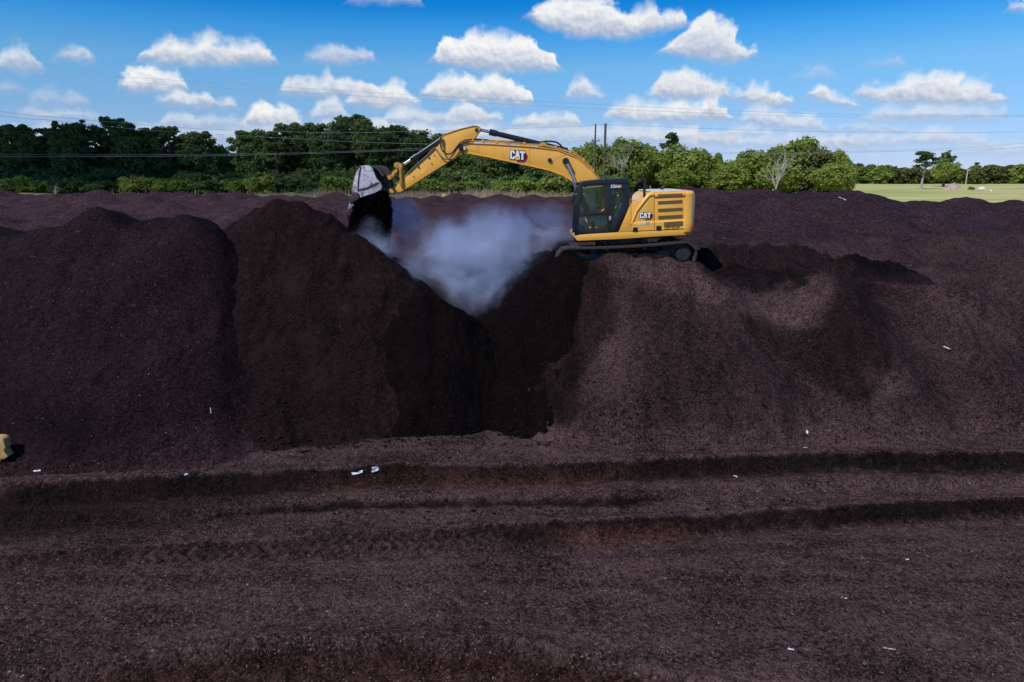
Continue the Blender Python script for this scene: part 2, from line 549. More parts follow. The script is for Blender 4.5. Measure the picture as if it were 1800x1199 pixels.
def ground_h(x, y, detail=True):
    jag = fbm(x * 1.7, y * 1.7, 31, 4) * 0.10 + fbm(x * 6, y * 6, 33, 3) * 0.035
    d1 = E1(x) - y + jag
    s1 = smooth(0.0, 0.34, d1)
    d1b = E1b(x) - y + jag * 1.6
    k1b = smooth(-9, -5, x) * smooth(5.5, 2.0, x)
    s1b = smooth(0.0, 0.25, d1b)
    d2 = E2(x) - y + jag
    k2 = 0.45 + 0.55 * smooth(-1.5, 1.0, x)
    s2 = smooth(0.0, 0.38, d2)
    d3 = E3(x) - y + jag * 1.4
    s3 = smooth(0.0, 0.35, d3)
    z = 0.05 * np.exp(-((d1 + 0.05) / 0.10) ** 2) + 0.04 * np.exp(-((d2 + 0.05) / 0.10) ** 2) * k2 + 0.05 * np.exp(-((d3 + 0.05) / 0.12) ** 2) - 0.34 * s1 - 0.03 * np.clip(d1, 0, 4) * 0.4 - 0.14 * s1b * k1b - 0.13 * s1b * (1 - k1b) - 0.30 * s2 * k2 - 0.26 * s3
    # the trough in front of the second bank fills again
    z = z + 0.12 * k2 * smooth(0.5, 1.5, d2)
    z = z + fbm(x * 0.35, y * 0.5, 5, 3) * 0.05
    treads = 0.0
    if detail:
        z = z + fbm(x * 2.2, y * 2.6, 8, 4) * 0.030 + fbm(x * 9, y * 9, 11, 3) * 0.012
        # crumbled bank faces
        z = z + smooth(0, .05, d1) * smooth(0.6, 0.3, d1) * fbm(x * 7, y * 7, 61, 4) * 0.07 + smooth(0, .05, d2) * smooth(0.6, 0.3, d2) * fbm(x * 7, y * 7, 62, 4) * 0.06
        # lugs left by tyres below the second bank
        lug = np.sin((x * 0.9 + np.abs(((y - E2(x)) / 0.42 + 0.5) % 1.0 - 0.5) * 0.55) * 2 * math.pi / 0.23)
        band = smooth(0.02, 0.10, d2) * smooth(0.62, 0.45, d2) * smooth(-9, -6.5, x) * smooth(1.5, -0.5, x)
        z = z + band * 0.055 * np.clip(lug * 1.3, -1, 1)
        treads = band * np.clip(-lug * 1.6, 0, 1)
        # coarse rough strip at the very front
        z = z + s3 * (fbm(x * 3.1, y * 3.1, 41, 4) * 0.10)
    ban = smooth(0.0, 0.10, d1) * (1 - smooth(0.10, 0.85, d1)) * smooth(-14, -9, x) * 1.25 + 0.75 * s1 * (1 - smooth(0.3, 1.0, d1)) * smooth(-4, -11, x)  # moist banks, darkest on top: the lip's shadow line is painted in
    ban = np.maximum(ban, s1b * k1b * (1 - smooth(0.20, 0.50, d1b)) * 1.1)
    ban = np.maximum(ban, k2 * smooth(0.0, 0.08, d2) * (1 - smooth(0.08, 0.70, d2)) * 1.15)
    ban = np.maximum(ban, s3 * (0.95 - 0.25 * smooth(0.2, 0.8, d3)))
    ban = np.clip(ban * (1.0 + 0.6 * fbm(x * 3.0, y * 5.0, 71, 4)), 0, 1)
    ban = np.maximum(ban, 0.9 * smooth(-4.0, -9.5, x) * s1 * (1 - smooth(1.0, 2.6, d1)))
    ban = np.maximum(ban, 0.70 * treads)  # shadow in the tyre grooves painted in as darker soil
    gpx, gpy = topx(x, y, z)
    gn = fbm(x * 2.5, y * 2.5, 66, 4)
    ban = np.maximum(ban, 0.9 * (y > 15.8) * poly_mask(gpx + gn * 20, gpy + gn * 14, [(375, 740), (1000, 680), (1000, 738), (800, 752), (660, 768), (540, 786), (400, 782)], 9))
    rust = smooth(0.05, 0.25, d2) * (1 - smooth(0.55, 0.8, d2)) * smooth(0.4, 2.2, x) * smooth(5.0, 2.8, x) * np.clip(0.55 + 0.9 * fbm(x * 1.8, y * 3.0, 88, 4), 0, 0.8)
    rust = np.maximum(rust, 0.45 * s1 * (1 - smooth(0.5, 0.8, d1)) * smooth(4.5, 1.0, x) * smooth(-6, -2, x))
    rust = np.maximum(rust, 0.35 * s3)
    return z, ban, rust


def axis(lo, hi, step, far, grow=1.22):
    a = list(np.arange(lo, hi + 1e-6, step))
    s = step; v = a[-1]
    while v < far[1]:
        s *= grow; v += s; a.append(v)
    s = step; v = a[0]; pre = []
    while v > far[0]:
        s *= grow; v -= s; pre.append(v)
    return np.array(pre[::-1] + a)


gx = axis(-15.0, 15.0, 0.05, (-160, 160))
gy = axis(7.2, 18.0, 0.045, (-30, 100))
X, Y = np.meshgrid(gx, gy)
Z, ban, rust = ground_h(X, Y)
g_me = grid_mesh('ground', X, Y, Z, np.ones_like(X, bool), M['yard'], ban, rust)
ground = tag(link(bpy.data.objects.new('ground', g_me)), kind='structure')


# field beyond the yard, one sheet to the horizon
def field_h(x, y):
    left = smooth(105, 40, x)
    rise = smooth(88, 135, y)
    z = rise * (3.3 * smooth(30, -10, x) + 1.5 * left * smooth(-10, 30, x)) * smooth(2500, 300, y)
    return z + 0.02 + fbm(x * 0.03, y * 0.03, 77, 3) * 0.15


fx = axis(-150, 200, 5.0, (-4500, 4500), 1.25)
fy = axis(80, 260, 4.0, (70, 6500), 1.25)
X, Y = np.meshgrid(fx, fy)
Z = field_h(X, Y)
Z = np.where(Y < 84, 0.012, Z)
f_me = grid_mesh('field', X, Y, Z, np.ones_like(X, bool), M['field'])
tag(link(bpy.data.objects.new('field', f_me)), kind='structure')
fside = grid_mesh('field', *np.meshgrid(np.linspace(-4500, 4500, 3), np.linspace(-4500, 78, 3)), np.full((3, 3), -1.6), np.ones((3, 3), bool), M['field'])
tag(link(bpy.data.objects.new('outer_ground', fside)), kind='structure')


# ------------------------------------------------------------------ mulch piles
def ridge_h(x, y, ridges, slope, rnd):
    h = np.full(x.shape, -50.0)
    for rd in ridges:
        pts = [W(*p) if len(p) == 3 else Vector(p[:3]) for p in rd['p']]
        sl = rd.get('s', slope); rr = rd.get('r', rnd); fl = rd.get('flat', 0.0)
        if len(pts) == 1:
            pts = pts * 2
        for a, b in zip(pts[:-1], pts[1:]):
            dx, dy = b.x - a.x, b.y - a.y
            L = dx * dx + dy * dy
            t = np.clip(((x - a.x) * dx + (y - a.y) * dy) / L, 0, 1) if L > 1e-9 else np.zeros_like(x)
            d = np.hypot(x - a.x - t * dx, y - a.y - t * dy)
            d = np.maximum(0, d - fl)
            z = a.z + (b.z - a.z) * t - sl * (np.sqrt(d * d + rr * rr) - rr)
            # smooth union
            k = 0.25
            m = np.clip(0.5 + 0.5 * (z - h) / k, 0, 1)
            h = h + (z - h) * m + k * m * (1 - m)
    return h


def pile(name, label, cat, ridges, box, step, mat, slope=0.78, rnd=0.45, foot=0.35, rough=1.0, wet_shade=None, seed=1, group=None, z0=-0.06, pale=None, dust=0.0, cut=None):
    x0, x1, y0, y1 = box
    xs = np.arange(x0, x1 + step, step); ys = np.arange(y0, y1 + step, step)
    X, Y = np.meshgrid(xs, ys)
    h = ridge_h(X, Y, ridges, slope, rnd)
    h = h + rough * (fbm(X * 0.55, Y * 0.55, seed, 4) * 0.22 + fbm(X * 2.6, Y * 2.6, seed + 9, 4) * 0.065 + fbm(X * 5.5, Y * 5.5, seed + 15, 3) * 0.030 + fbm(X * 10, Y * 10, seed + 21, 3) * 0.018)
    # gullies running down the face
    g = vnoise(X * 2.1 + fbm(X, Y, seed + 3, 2) * 0.5, Y * 0.35, seed + 5)
    h = h - rough * 0.05 * smooth(0.55, 0.9, g)
    if foot < 0.2:      # crumbling toe
        h = h + fbm(X * 3.2, Y * 3.2, seed + 44, 4) * 0.22 * np.exp(-np.clip(h, 0, None) / 0.35)
    if cut is not None:      # a face dug away to the right of this line
        pxc, _ = topx(X, Y, h)
        h = h - 0.50 * np.clip((pxc - cut + 20 * fbm(X * 1.5, Y * 1.5, seed + 33, 4)) / 1200 * Y * 1.06, 0, None)
    gz = np.where(Y < 19, ground_h(X, Y, False)[0], 0.0)
    h = h - gz - 2.2 * np.clip(E1(X) + 0.55 - Y, 0, None)
    h = gz + 0.5 * (h + np.sqrt(h * h + foot * foot)) - 0.10
    px, py = topx(X, Y, h)
    w = None
    if wet_shade is not None:
        w = np.zeros_like(X)
        nz = fbm(X * 1.2, Y * 1.2, seed + 70, 4)
        for poly, soft, amt in wet_shade:
            nv = fbm(X * 2.2, Y * 0.5, seed + 72, 3)
            w = np.maximum(w, amt * np.clip(1 + 0.45 * nv, 0, 1.2) * poly_mask(px + nz * 30, py + nz * 18, poly, soft))
    keep = h > gz + z0
    pl = None
    if pale or dust:
        nz = fbm(X * 0.9, Y * 0.9, seed + 80, 4)
        pl = dust * (1 - smooth(0.0, 0.75, h - gz - 0.25 * nz)) * smooth(0.0, 0.1, 20 - Y)
        for poly, soft, amt in (pale or []):
            pl = np.maximum(pl, amt * (0.8 + 0.5 * nz) * poly_mask(px + nz * 20, py + nz * 14, poly, soft))
        pl = pl * (1 if w is None else (1 - 0.8 * np.clip(w, 0, 1)))
    if isinstance(mat, str): mat = M[mat]
    me = grid_mesh(name, X, Y, h, keep, mat, w, None, pl)
    o = link(bpy.data.objects.new(name, me))
    return tag(o, label, cat, group)


# A: long dry heap on the left
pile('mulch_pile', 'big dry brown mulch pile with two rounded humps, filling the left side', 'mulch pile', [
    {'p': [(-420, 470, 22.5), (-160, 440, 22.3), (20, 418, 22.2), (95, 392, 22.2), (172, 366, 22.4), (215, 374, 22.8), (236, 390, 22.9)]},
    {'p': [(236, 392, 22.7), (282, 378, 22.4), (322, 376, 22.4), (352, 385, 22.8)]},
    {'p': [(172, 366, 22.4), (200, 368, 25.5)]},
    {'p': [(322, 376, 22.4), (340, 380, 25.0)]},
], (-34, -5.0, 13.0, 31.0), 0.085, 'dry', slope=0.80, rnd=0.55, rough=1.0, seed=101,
    wet_shade=[([(352, 380), (400, 392), (420, 600), (420, 800), (388, 790), (378, 640), (372, 480)], 12, 0.40), ([(170, 355), (260, 380), (250, 402), (215, 400), (180, 375)], 9, 0.6), ([(325, 366), (395, 390), (392, 440), (372, 420), (350, 392)], 9, 0.7),  # right of both humps: shade painted in as darker mulch
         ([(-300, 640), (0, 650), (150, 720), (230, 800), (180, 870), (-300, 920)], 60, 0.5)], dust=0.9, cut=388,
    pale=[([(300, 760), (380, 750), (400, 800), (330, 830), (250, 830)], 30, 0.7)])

# B: fresh dark heap
pile('mulch_pile', 'tall fresh dark brown mulch pile with a rounded peak below the excavator bucket', 'mulch pile', [
    {'p': [(405, 398, 24.2), (430, 372, 24.1), (462, 356, 24.0), (492, 355, 24.0), (522, 362, 23.9), (565, 378, 23.6), (622, 410, 23.1), (672, 455, 22.6), (722, 505, 22.2)]},
    {'p': [(470, 376, 23.6), (455, 470, 21.5), (452, 545, 19.9)], 's': 0.90},
    {'p': [(480, 356, 24.0), (560, 372, 27.0)]},
    {'p': [(622, 412, 25.6), (700, 452, 25.4), (760, 486, 25.0), (815, 508, 24.6)], 's': 0.8},
], (-15.5, 2.0, 15.0, 30.0), 0.07, 'fresh', slope=0.86, rnd=0.35, foot=0.12, rough=1.5, seed=202)
# C: small dark mound in front of the pit
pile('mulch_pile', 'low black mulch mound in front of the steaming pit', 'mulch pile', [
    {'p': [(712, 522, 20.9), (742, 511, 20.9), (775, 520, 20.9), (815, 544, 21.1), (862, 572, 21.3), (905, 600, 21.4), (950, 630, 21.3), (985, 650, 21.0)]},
], (-8.5, 4.0, 15.5, 24.0), 0.06, 'wet_shade', slope=1.02, rnd=0.35, foot=0.10, rough=1.5, seed=303)
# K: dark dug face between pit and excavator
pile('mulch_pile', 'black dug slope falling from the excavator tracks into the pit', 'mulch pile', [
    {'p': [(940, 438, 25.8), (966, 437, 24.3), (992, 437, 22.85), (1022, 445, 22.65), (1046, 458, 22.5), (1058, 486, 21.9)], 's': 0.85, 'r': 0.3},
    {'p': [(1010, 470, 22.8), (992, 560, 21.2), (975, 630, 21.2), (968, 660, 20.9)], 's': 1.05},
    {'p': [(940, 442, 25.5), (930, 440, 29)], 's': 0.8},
], (-4.0, 5.0, 15.5, 31.0), 0.07, 'wet_shade', slope=0.85, rnd=0.4, foot=0.10, rough=1.5, seed=404)
# D: dry heap with the platform
pile('mulch_pile', 'broad dry mulch pile with the excavator standing on its flat top', 'mulch pile', [
    {'p': [(1058, 470, 22.6), (1074, 443, 22.6), (1090, 446, 22.5), (1116, 451, 22.4), (1146, 446, 22.4), (1174, 440, 22.4), (1208, 444, 22.3), (1230, 458, 22.2), (1262, 488, 21.9), (1318, 534, 21.5), (1352, 530, 21.6),
           (1420, 487, 21.9), (1446, 481, 21.9), (1478, 500, 22.3), (1540, 530, 23.0), (1585, 522, 22.9), (1640, 506, 22.3), (1720, 486, 22.8), (1800, 466, 23.2), (2000, 446, 24), (2500, 440, 25)], 'r': 0.3},
    {'p': [(3.1, 24.6, 3.62, 0), (6.3, 24.6, 3.84, 0)], 'flat': 2.0, 's': 0.8},
    {'p': [(6.3, 24.6, 3.84, 0), (14, 25.5, 3.3, 0), (34, 26, 3.9, 0)], 'flat': 1.6, 's': 0.7},
    {'p': [(1446, 482, 21.9), (1462, 520, 21.1), (1484, 570, 20.1)], 's': 0.85, 'r': 0.15},
    {'p': [(1206, 455, 22.3), (1236, 520, 21.1), (1280, 600, 19.6)], 's': 0.78, 'r': 0.2},
    {'p': [(1076, 452, 22.5), (1082, 520, 21.3), (1100, 600, 19.7)], 's': 0.78, 'r': 0.2},
    {'p': [(1640, 506, 22.3), (1690, 560, 21.0), (1740, 620, 19.6)], 's': 0.78, 'r': 0.2},
], (-1.5, 36, 13.5, 33), 0.085, 'light', slope=0.80, rnd=0.3, foot=0.30, rough=1.7, seed=505,
    wet_shade=[([(1465, 478), (1540, 488), (1562, 560), (1576, 640), (1562, 664), (1522, 702), (1490, 706), (1380, 632), (1325, 588), (1300, 545), (1400, 580), (1472, 540)], 13, 0.72),  # damp slide, with the hump's shaded right face painted in
         ([(1000, 440), (1060, 462), (1078, 500), (1075, 580), (1030, 640), (1015, 700), (985, 745), (940, 740), (940, 500)], 16, 0.85),
         ([(1090, 500), (1200, 545), (1290, 560), (1420, 700), (1400, 770), (1160, 740)], 40, 0.32),
         ([(1240, 430), (1480, 400), (1610, 440), (1590, 490), (1500, 484), (1440, 478), (1380, 500), (1310, 516), (1240, 480)], 8, 0.85),
         ([(1570, 500), (1600, 520), (1640, 640), (1740, 740), (1600, 700), (1580, 600)], 40, 0.3), ([(1700, 600), (1900, 540), (1900, 720), (1760, 740)], 60, 0.25)], dust=0.4,
    pale=[([(1066, 474), (1080, 447), (1180, 448), (1300, 518), (1290, 534), (1235, 530), (1175, 512), (1100, 488)], 11, 0.62),  # lit crests and slopes painted in as paler mulch
          ([(1292, 510), (1330, 524), (1424, 562), (1404, 580), (1360, 574), (1300, 548)], 9, 0.75), ([(1335, 520), (1440, 480), (1470, 496), (1458, 526), (1400, 556)], 9, 0.5),
          ([(1590, 520), (1650, 502), (1790, 600), (1760, 610), (1640, 530)], 18, 0.45), ([(1530, 660), (1600, 640), (1600, 690), (1540, 695)], 14, 0.5), ([(1450, 420), (1900, 405), (1900, 470), (1600, 500), (1500, 440)], 14, 0.35), ([(1060, 470), (1090, 520), (1100, 640), (1060, 700), (1040, 620)], 22, 0.25)])
# G: dark heap behind the saddle
pile('mulch_pile', 'dark freshly turned mulch mound just behind the excavator counterweight', 'mulch pile', [
    {'p': [(1206, 446, 24.6), (1222, 434, 25.4), (1262, 430, 26.0), (1300, 432, 26.2), (1352, 426, 26.6), (1395, 424, 26.8), (1440, 438, 26.4), (1505, 452, 25.8), (1560, 450, 25.4), (1596, 462, 25.0)], 'r': 0.15},
    {'p': [(1352, 426, 26.6), (1372, 450, 25.6), (1380, 470, 24.9)], 'r': 0.15}, {'p': [(1262, 430, 26.0), (1285, 462, 24.8)], 'r': 0.15},
], (5.5, 20, 21.5, 31), 0.07, 'damp', slope=0.70, rnd=0.2, foot=0.1, rough=1.9, seed=606,
    wet_shade=[([(1500, 448), (1610, 445), (1600, 490), (1480, 480)], 14, 0.85)], z0=2.2)
# H: dry crust behind
pile('mulch_pile', 'dry crusted mulch ridge behind the dark turned mound', 'mulch pile', [
    {'p': [(1360, 432, 29.5), (1430, 423, 29.5), (1520, 419, 29.8), (1600, 420, 29.8), (1680, 413, 30), (1750, 411, 30), (1850, 412, 30), (2300, 412, 31)], 'flat': 0.8},
    {'p': [(1690, 440, 27.2), (1800, 432, 27.5), (1950, 436, 27.5)], 'flat': 0.3, 's': 0.5},
], (8, 40, 24, 36), 0.10, 'light', slope=0.55, rnd=0.6, foot=0.3, rough=1.2, seed=707, z0=2.2)
# small dark heap at the far left
pile('mulch_pile', 'dark mulch mound peeking over the left end of the dry pile', 'mulch pile', [
    {'p': [(-120, 372, 27), (-30, 384, 26.5), (22, 400, 26.2)]},
], (-30, -14, 22, 31), 0.12, 'damp', slope=0.7, rnd=0.4, foot=0.2, seed=808, wet_shade=[([(-200, 360), (60, 380), (60, 440), (-200, 440)], 10, 0.6)], z0=2)


# far windrows: many dumped loads side by side
def loads(x, y, cx, cy, amp, seed, sharp=1.0):
    ix, iy = np.floor(x / cx), np.floor(y / cy)
    h = np.zeros_like(x)
    for dx in (-1, 0, 1):
        for dy in (-1, 0, 1):
            jx, jy = ix + dx, iy + dy
            ox = (jx + 0.5 + 0.95 * (_hash(jx, jy, seed) - 0.5)) * cx
            oy = (jy + 0.5 + 0.95 * (_hash(jx, jy, seed + 1) - 0.5)) * cy
            a = amp * (0.25 + 0.75 * _hash(jx, jy, seed + 2))
            d2 = ((x - ox) / cx) ** 2 + ((y - oy) / cy) ** 2
            h = np.maximum(h, a * np.clip(1.12 - sharp * 1.45 * np.sqrt(d2 + 0.007), 0, None))
    return h


def windrow(name, label, box, step, mat, base, seed, amp, cell, z0, wet_shade=None):
    x0, x1, y0, y1 = box
    X, Y = np.meshgrid(np.arange(x0, x1 + step, step), np.arange(y0, y1 + step, step))
    b = base(X, Y)
    h = b + loads(X + fbm(X * .3, Y * .3, seed + 8, 2) * .6, Y, cell[0], cell[1], amp, seed) + fbm(X * 1.3, Y * 1.3, seed + 4, 5) * 0.12
    h = h + fbm(X * 0.12, Y * 0.2, seed + 6, 2) * 0.15
    me = grid_mesh(name, X, Y, h, h > z0, M[mat])
    return tag(link(bpy.data.objects.new(name, me)), label, 'mulch windrow')


def baseE(x, y):
    px, _ = topx(x, y, np.full_like(x, 4.0))
    back = np.interp(y, [25.2, 28.5, 33, 45, 60, 72, 78, 81], [1.4, 2.7, 3.2, 3.5, 4.0, 4.35, 3.0, 0.0]) + 0.3 * smooth(-20, -45, x) * smooth(50, 65, y)
    return back - 0.25 * smooth(1100, 1500, px) * smooth(40, 60, y) - 5 * smooth(1490, 1560, px) * smooth(30, 36, y)


windrow('mulch_windrow', 'wide reddish brown mulch field of countless dumped humps behind the pit', (-85, 44, 25.2, 81), 0.22, 'far', baseE, 911, 0.70, (2.3, 4.6), -0.1)


def baseF(x, y):
    rid = [{'p': [(1150, 343, 37), (1190, 338, 37.5), (1235, 334, 38), (1330, 336, 38), (1480, 335, 38), (1512, 343, 38.5)], 's': 0.30, 'r': 1.5, 'flat': 1.0},
           {'p': [(1480, 335, 38), (1540, 352, 39), (1566, 362, 39.5)], 's': 0.42, 'r': 0.8},
           {'p': [(1566, 362, 41), (1600, 350, 42), (1635, 349, 42), (1690, 347, 42), (1800, 352, 43), (2100, 352, 44)], 's': 0.30, 'r': 1.5}]
    return ridge_h(x, y, rid, 0.3, 1.5) - 0.26 - 0.16 * smooth(16, 21, x)


windrow('mulch_windrow', 'dark lumpy mulch windrow behind the excavator, ending at the green field', (5.0, 62, 25.0, 54), 0.13, 'far_dark', baseF, 931, 0.48, (2.6, 3.2), -0.1)
# ------------------------------------------------------------------ excavator
def z1(*p): return [(960 + a / 5.993, 280 + b / 5.993) for a, b in p]
def z2(*p): return [(600 + a / 5.45, 200 + b / 5.45) for a, b in p]
def z3(*p): return [(780 + a / 6.0, 200 + b / 6.0) for a, b in p]
def zb(*p): return [(610 + a / 7.99, 270 + b / 7.99) for a, b in p]
def zc(*p): return [(1000 + a / 10.9, 310 + b / 10.9) for a, b in p]


YN, YF, YC = 23.20, 26.00, 24.62      # near side, far side and boom plane of the machine
ex = empty('excavator', W(1100, 470, YC), 'yellow tracked excavator with long boom dumping mulch from its raised bucket', 'excavator')


def wp(p, Y):
    return [W(a, b, Y) for a, b in p]


def cyl_px(mb, a, b, r, Y, n=14):
    mb.tube([W(*a, Y), W(*b, Y)], r, n)


# --- tracks: shoes, frame, sprocket, idler, rollers
def track(y0, y1):
    ym = (y0 + y1) / 2
    yref = 23.35
    A = W(1198, 446, yref); B = W(999, 456.5, yref)
    r = 0.415
    dv = Vector((B.x - A.x, 0, B.z - A.z)); L = dv.length; dv.normalize()
    nv = Vector((-dv.z, 0, dv.x))
    if nv.z < 0: nv = -nv
    path = []
    sag = lambda t: -0.05 * math.sin(math.pi * t)
    N = 16
    for i in range(N + 1):
        t = i / N
        path.append(A + dv * (L * t) + nv * (r + sag(t)))
    a0 = math.atan2(nv.z, nv.x)
    for i in range(1, 9):
        a = a0 + math.pi * i / 9
        path.append(B + Vector((math.cos(a), 0, math.sin(a))) * r)
    for i in range(N + 1):
        path.append(B - dv * (L * i / N) - nv * r)
    for i in range(1, 9):
        a = a0 + math.pi + math.pi * i / 9
        path.append(A + Vector((math.cos(a), 0, math.sin(a))) * r)
    # arc-length resample for shoes
    pts = path + [path[0]]
    seg = [(pts[i + 1] - pts[i]).length for i in range(len(pts) - 1)]
    tot = sum(seg); nsh = 49
    mb = MB()
    for k in range(nsh):
        s = tot * k / nsh; i = 0
        while s > seg[i]:
            s -= seg[i]; i += 1
        p = pts[i].lerp(pts[i + 1], s / seg[i])
        d = (pts[i + 1] - pts[i]).normalized()
        nn = Vector((-d.z, 0, d.x))
        if nn.dot(p - (A + B) / 2) < 0: nn = -nn
        rot = Matrix((d, Vector((0, 1, 0)), nn)).transposed()
        c = p.copy(); c.y = ym
        mb.box(c, (tot / nsh * 0.95, y1 - y0, 0.055), rot)
        mb.box(c + nn * 0.03 + d * 0.05, (0.022, y1 - y0, 0.035), rot)
        mb.box(c - nn * 0.045, (tot / nsh * 0.8, 0.16, 0.07), rot)
    root = mb.build('track', M['track'], ex)
    # frame beam
    mb = MB()
    c0 = A + dv * 0.42; c1 = B - dv * 0.35
    mid = (c0 + c1) / 2
    rot = Matrix((dv, Vector((0, 1, 0)), nv)).transposed()
    mb.box(Vector((mid.x, ym + 0.05, mid.z)) + nv * -0.02, ((c1 - c0).length, 0.34, 0.26), rot)
    mb.box(Vector((mid.x, ym - 0.16, mid.z)) + nv * -0.16, ((c1 - c0).length * 0.7, 0.08, 0.10), rot)
    mb.build('track_frame', M['steel_blue'], root, bevel=0.02)
    # mulch caked on the frame between the two runs
    mb = MB()
    ns = 26
    top = []
    for i in range(ns):
        t = i / (ns - 1)
        p = A + dv * (0.45 + (L - 0.85) * t)
        hh = -0.10 + 0.34 * float(vnoise(np.array([t * 7 + y0]), np.array([2.0]), 5)[0]) * math.sin(math.pi * min(1, t * 1.15 + 0.1)) ** 0.6
        w = 0.15 + 0.10 * float(vnoise(np.array([t * 9 + y0]), np.array([7.0]), 6)[0])
        top.append([p + nv * -0.12 + Vector((0, ym - p.y - 0.30, 0)), p + nv * (hh * 0.5) + Vector((0, ym - p.y - w, 0)), p + nv * hh + Vector((0, ym - p.y, 0)), p + nv * (hh * 0.4) + Vector((0, ym - p.y + w, 0)), p + nv * -0.12 + Vector((0, ym - p.y + 0.30, 0))])
    mb.loft(top, True, True)
    mb.build('caked_mulch', M['damp'], root, sharp=60)
    mb = MB()
    mb.disc((A.x, A.z), 0.33, ym - 0.05, ym + 0.05, 30)
    for k in range(20):
        a = 2 * math.pi * k / 20
        mb.box((A.x + 0.345 * math.cos(a), ym, A.z + 0.345 * math.sin(a)), (0.07, 0.09, 0.05), Matrix.Rotation(-a, 3, 'Y'))
    mb.disc((A.x, A.z), 0.245, ym - 0.26, ym - 0.05, 30)
    mb.disc((A.x, A.z), 0.20, ym - 0.29, ym - 0.26, 30)
    for k in range(12):
        a = 2 * math.pi * k / 12
        mb.disc((A.x + 0.275 * math.cos(a), A.z + 0.275 * math.sin(a)), 0.02, ym - 0.085, ym - 0.05, 8)
    mb.build('drive_sprocket', M['steel_blue'], root)
    mb = MB(); mb.disc((B.x, B.z), 0.36, ym - 0.09, ym + 0.09, 28); mb.disc((B.x, B.z), 0.16, ym - 0.17, ym + 0.17, 20)
    mb.build('idler_wheel', M['track'], root)
    for k in range(8):
        c = A + dv * (0.62 + (L - 1.2) * k / 7) - nv * 0.27
        mb = MB(); mb.disc((c.x, c.z), 0.12, ym - 0.15, ym + 0.15, 14)
        mb.build('track_roller', M['track'], root)
    for k in (0.33, 0.66):
        c = A + dv * (L * k) + nv * 0.27
        mb = MB(); mb.disc((c.x, c.z), 0.07, ym - 0.16, ym + 0.12, 12)
        mb.build('carrier_roller', M['steel_blue'], root)


track(23.0, 23.75)
track(25.55, 26.3)
mb = MB()
c = W(1098, 441, YC)
mb.box(c + Vector((0, 0, 0.02)), (1.9, 1.9, 0.42)); mb.box(c + Vector((0.9, 0, -0.05)), (0.5, 2.6, 0.28)); mb.box(c + Vector((-0.9, 0, -0.05)), (0.5, 2.6, 0.28))
mb.build('undercarriage', M['track'], ex, bevel=0.03)
mb = MB()
c = W(1102, 426, YC)
n = 32
mb.loft([[(c.x + 0.72 * math.cos(2 * math.pi * k / n), YC + 0.72 * math.sin(2 * math.pi * k / n), z) for k in range(n)] for z in (c.z - 0.14, c.z + 0.2)])
mb.build('slew_ring', M['black'], ex)

# --- house: frame beam, side panels, hood, counterweight
mb = MB()
mb.pxprism(z1((318, 812), (345, 797), (470, 786), (760, 770), (1140, 752), (1470, 738), (1470, 798), (1140, 816), (760, 842), (332, 860), (320, 850)), YN, YN - 0.02, YF)
frame = mb.build('main_frame', M['yellow'], ex, bevel=0.035)
# side panels. outline of the upper house (panel 1, 2, 3)
panels = [
    ('side_panel', ((764, 766), (888, 480), (893, 476), (893, 761))),
    ('side_panel', ((897, 760), (897, 476), (903, 458), (925, 452), (990, 449), (1010, 444), (1040, 408), (1072, 366), (1095, 350), (1115, 346), (1138, 345), (1138, 749))),
    ('side_panel', ((1143, 749), (1143, 345), (1300, 340), (1468, 335), (1468, 735))),
]
pobs = []
for nm, o in panels:
    mb = MB(); mb.pxprism(z1(*o), YN, YN, YN + 0.25)
    pobs.append(mb.build(nm, M['yellow'], ex, bevel=0.018))
# raised chamfered rail along the top of the hood and lower ledge
mb = MB()
top = wp(z1((898, 690), (955, 545), (1036, 440), (1086, 380), (1138, 372)), YN)
prof = []
for p in top:
    prof.append([(p.x - 0.02, YN + 0.01, p.z + 0.09), (p.x, YN - 0.030, p.z + 0.03), (p.x + 0.01, YN - 0.030, p.z - 0.02), (p.x + 0.02, YN + 0.01, p.z - 0.07)])
mb.loft(prof, True, True)
for xa, xb in ((1143, 1468),):
    a, b_ = wp(z1((xa, 385), (xb, 370)), YN)
    mb.loft([[(p.x, YN + 0.01, p.z + 0.11), (p.x, YN - 0.035, p.z + 0.03), (p.x, YN - 0.035, p.z - 0.04), (p.x, YN + 0.01, p.z - 0.09)] for p in (a, b_)], True, True)
mb.build('hood_moulding', M['yellow'], ex, sharp=50)
mb = MB()
for xa, xb, ya, yb in ((899, 1137, 664, 652), (1144, 1467, 652, 636)):
    a, b_ = wp(z1((xa, ya), (xb, yb)), YN)
    c_, d_ = wp(z1((xa, 757 if xa < 1000 else 745), (xb, 745 if xa < 1000 else 731)), YN)
    mb.loft([[(p.x, YN + 0.02, p.z + 0.05), (p.x, YN - 0.03, p.z - 0.05), (p.x, YN - 0.03, q.z), (p.x, YN + 0.02, q.z)] for p, q in ((a, c_), (b_, d_))], True, True)
mb.build('lower_ledge', M['yellow'], ex, sharp=25)
# body block behind the panels (hood, engine bay), far half lower beside the boom
mb = MB()
mb.pxprism(z1((1010, 760), (1010, 455), (1075, 372), (1118, 352), (1468, 342), (1468, 745)), YN, YN + 0.25, YF - 0.25)
mb.pxprism(z1((770, 768), (890, 490), (1010, 460), (1010, 760)), YN, YN + 0.25, YN + 0.40)
mb.build('engine_hood', M['yellow'], ex, bevel=0.06)
mb = MB()   # far side storage and fuel tank
mb.pxprism(z1((480, 785), (480, 620), (760, 560), (1010, 500), (1010, 760)), YN, YC + 0.55, YF)
mb.build('storage_box', M['yellow'], ex, bevel=0.04)
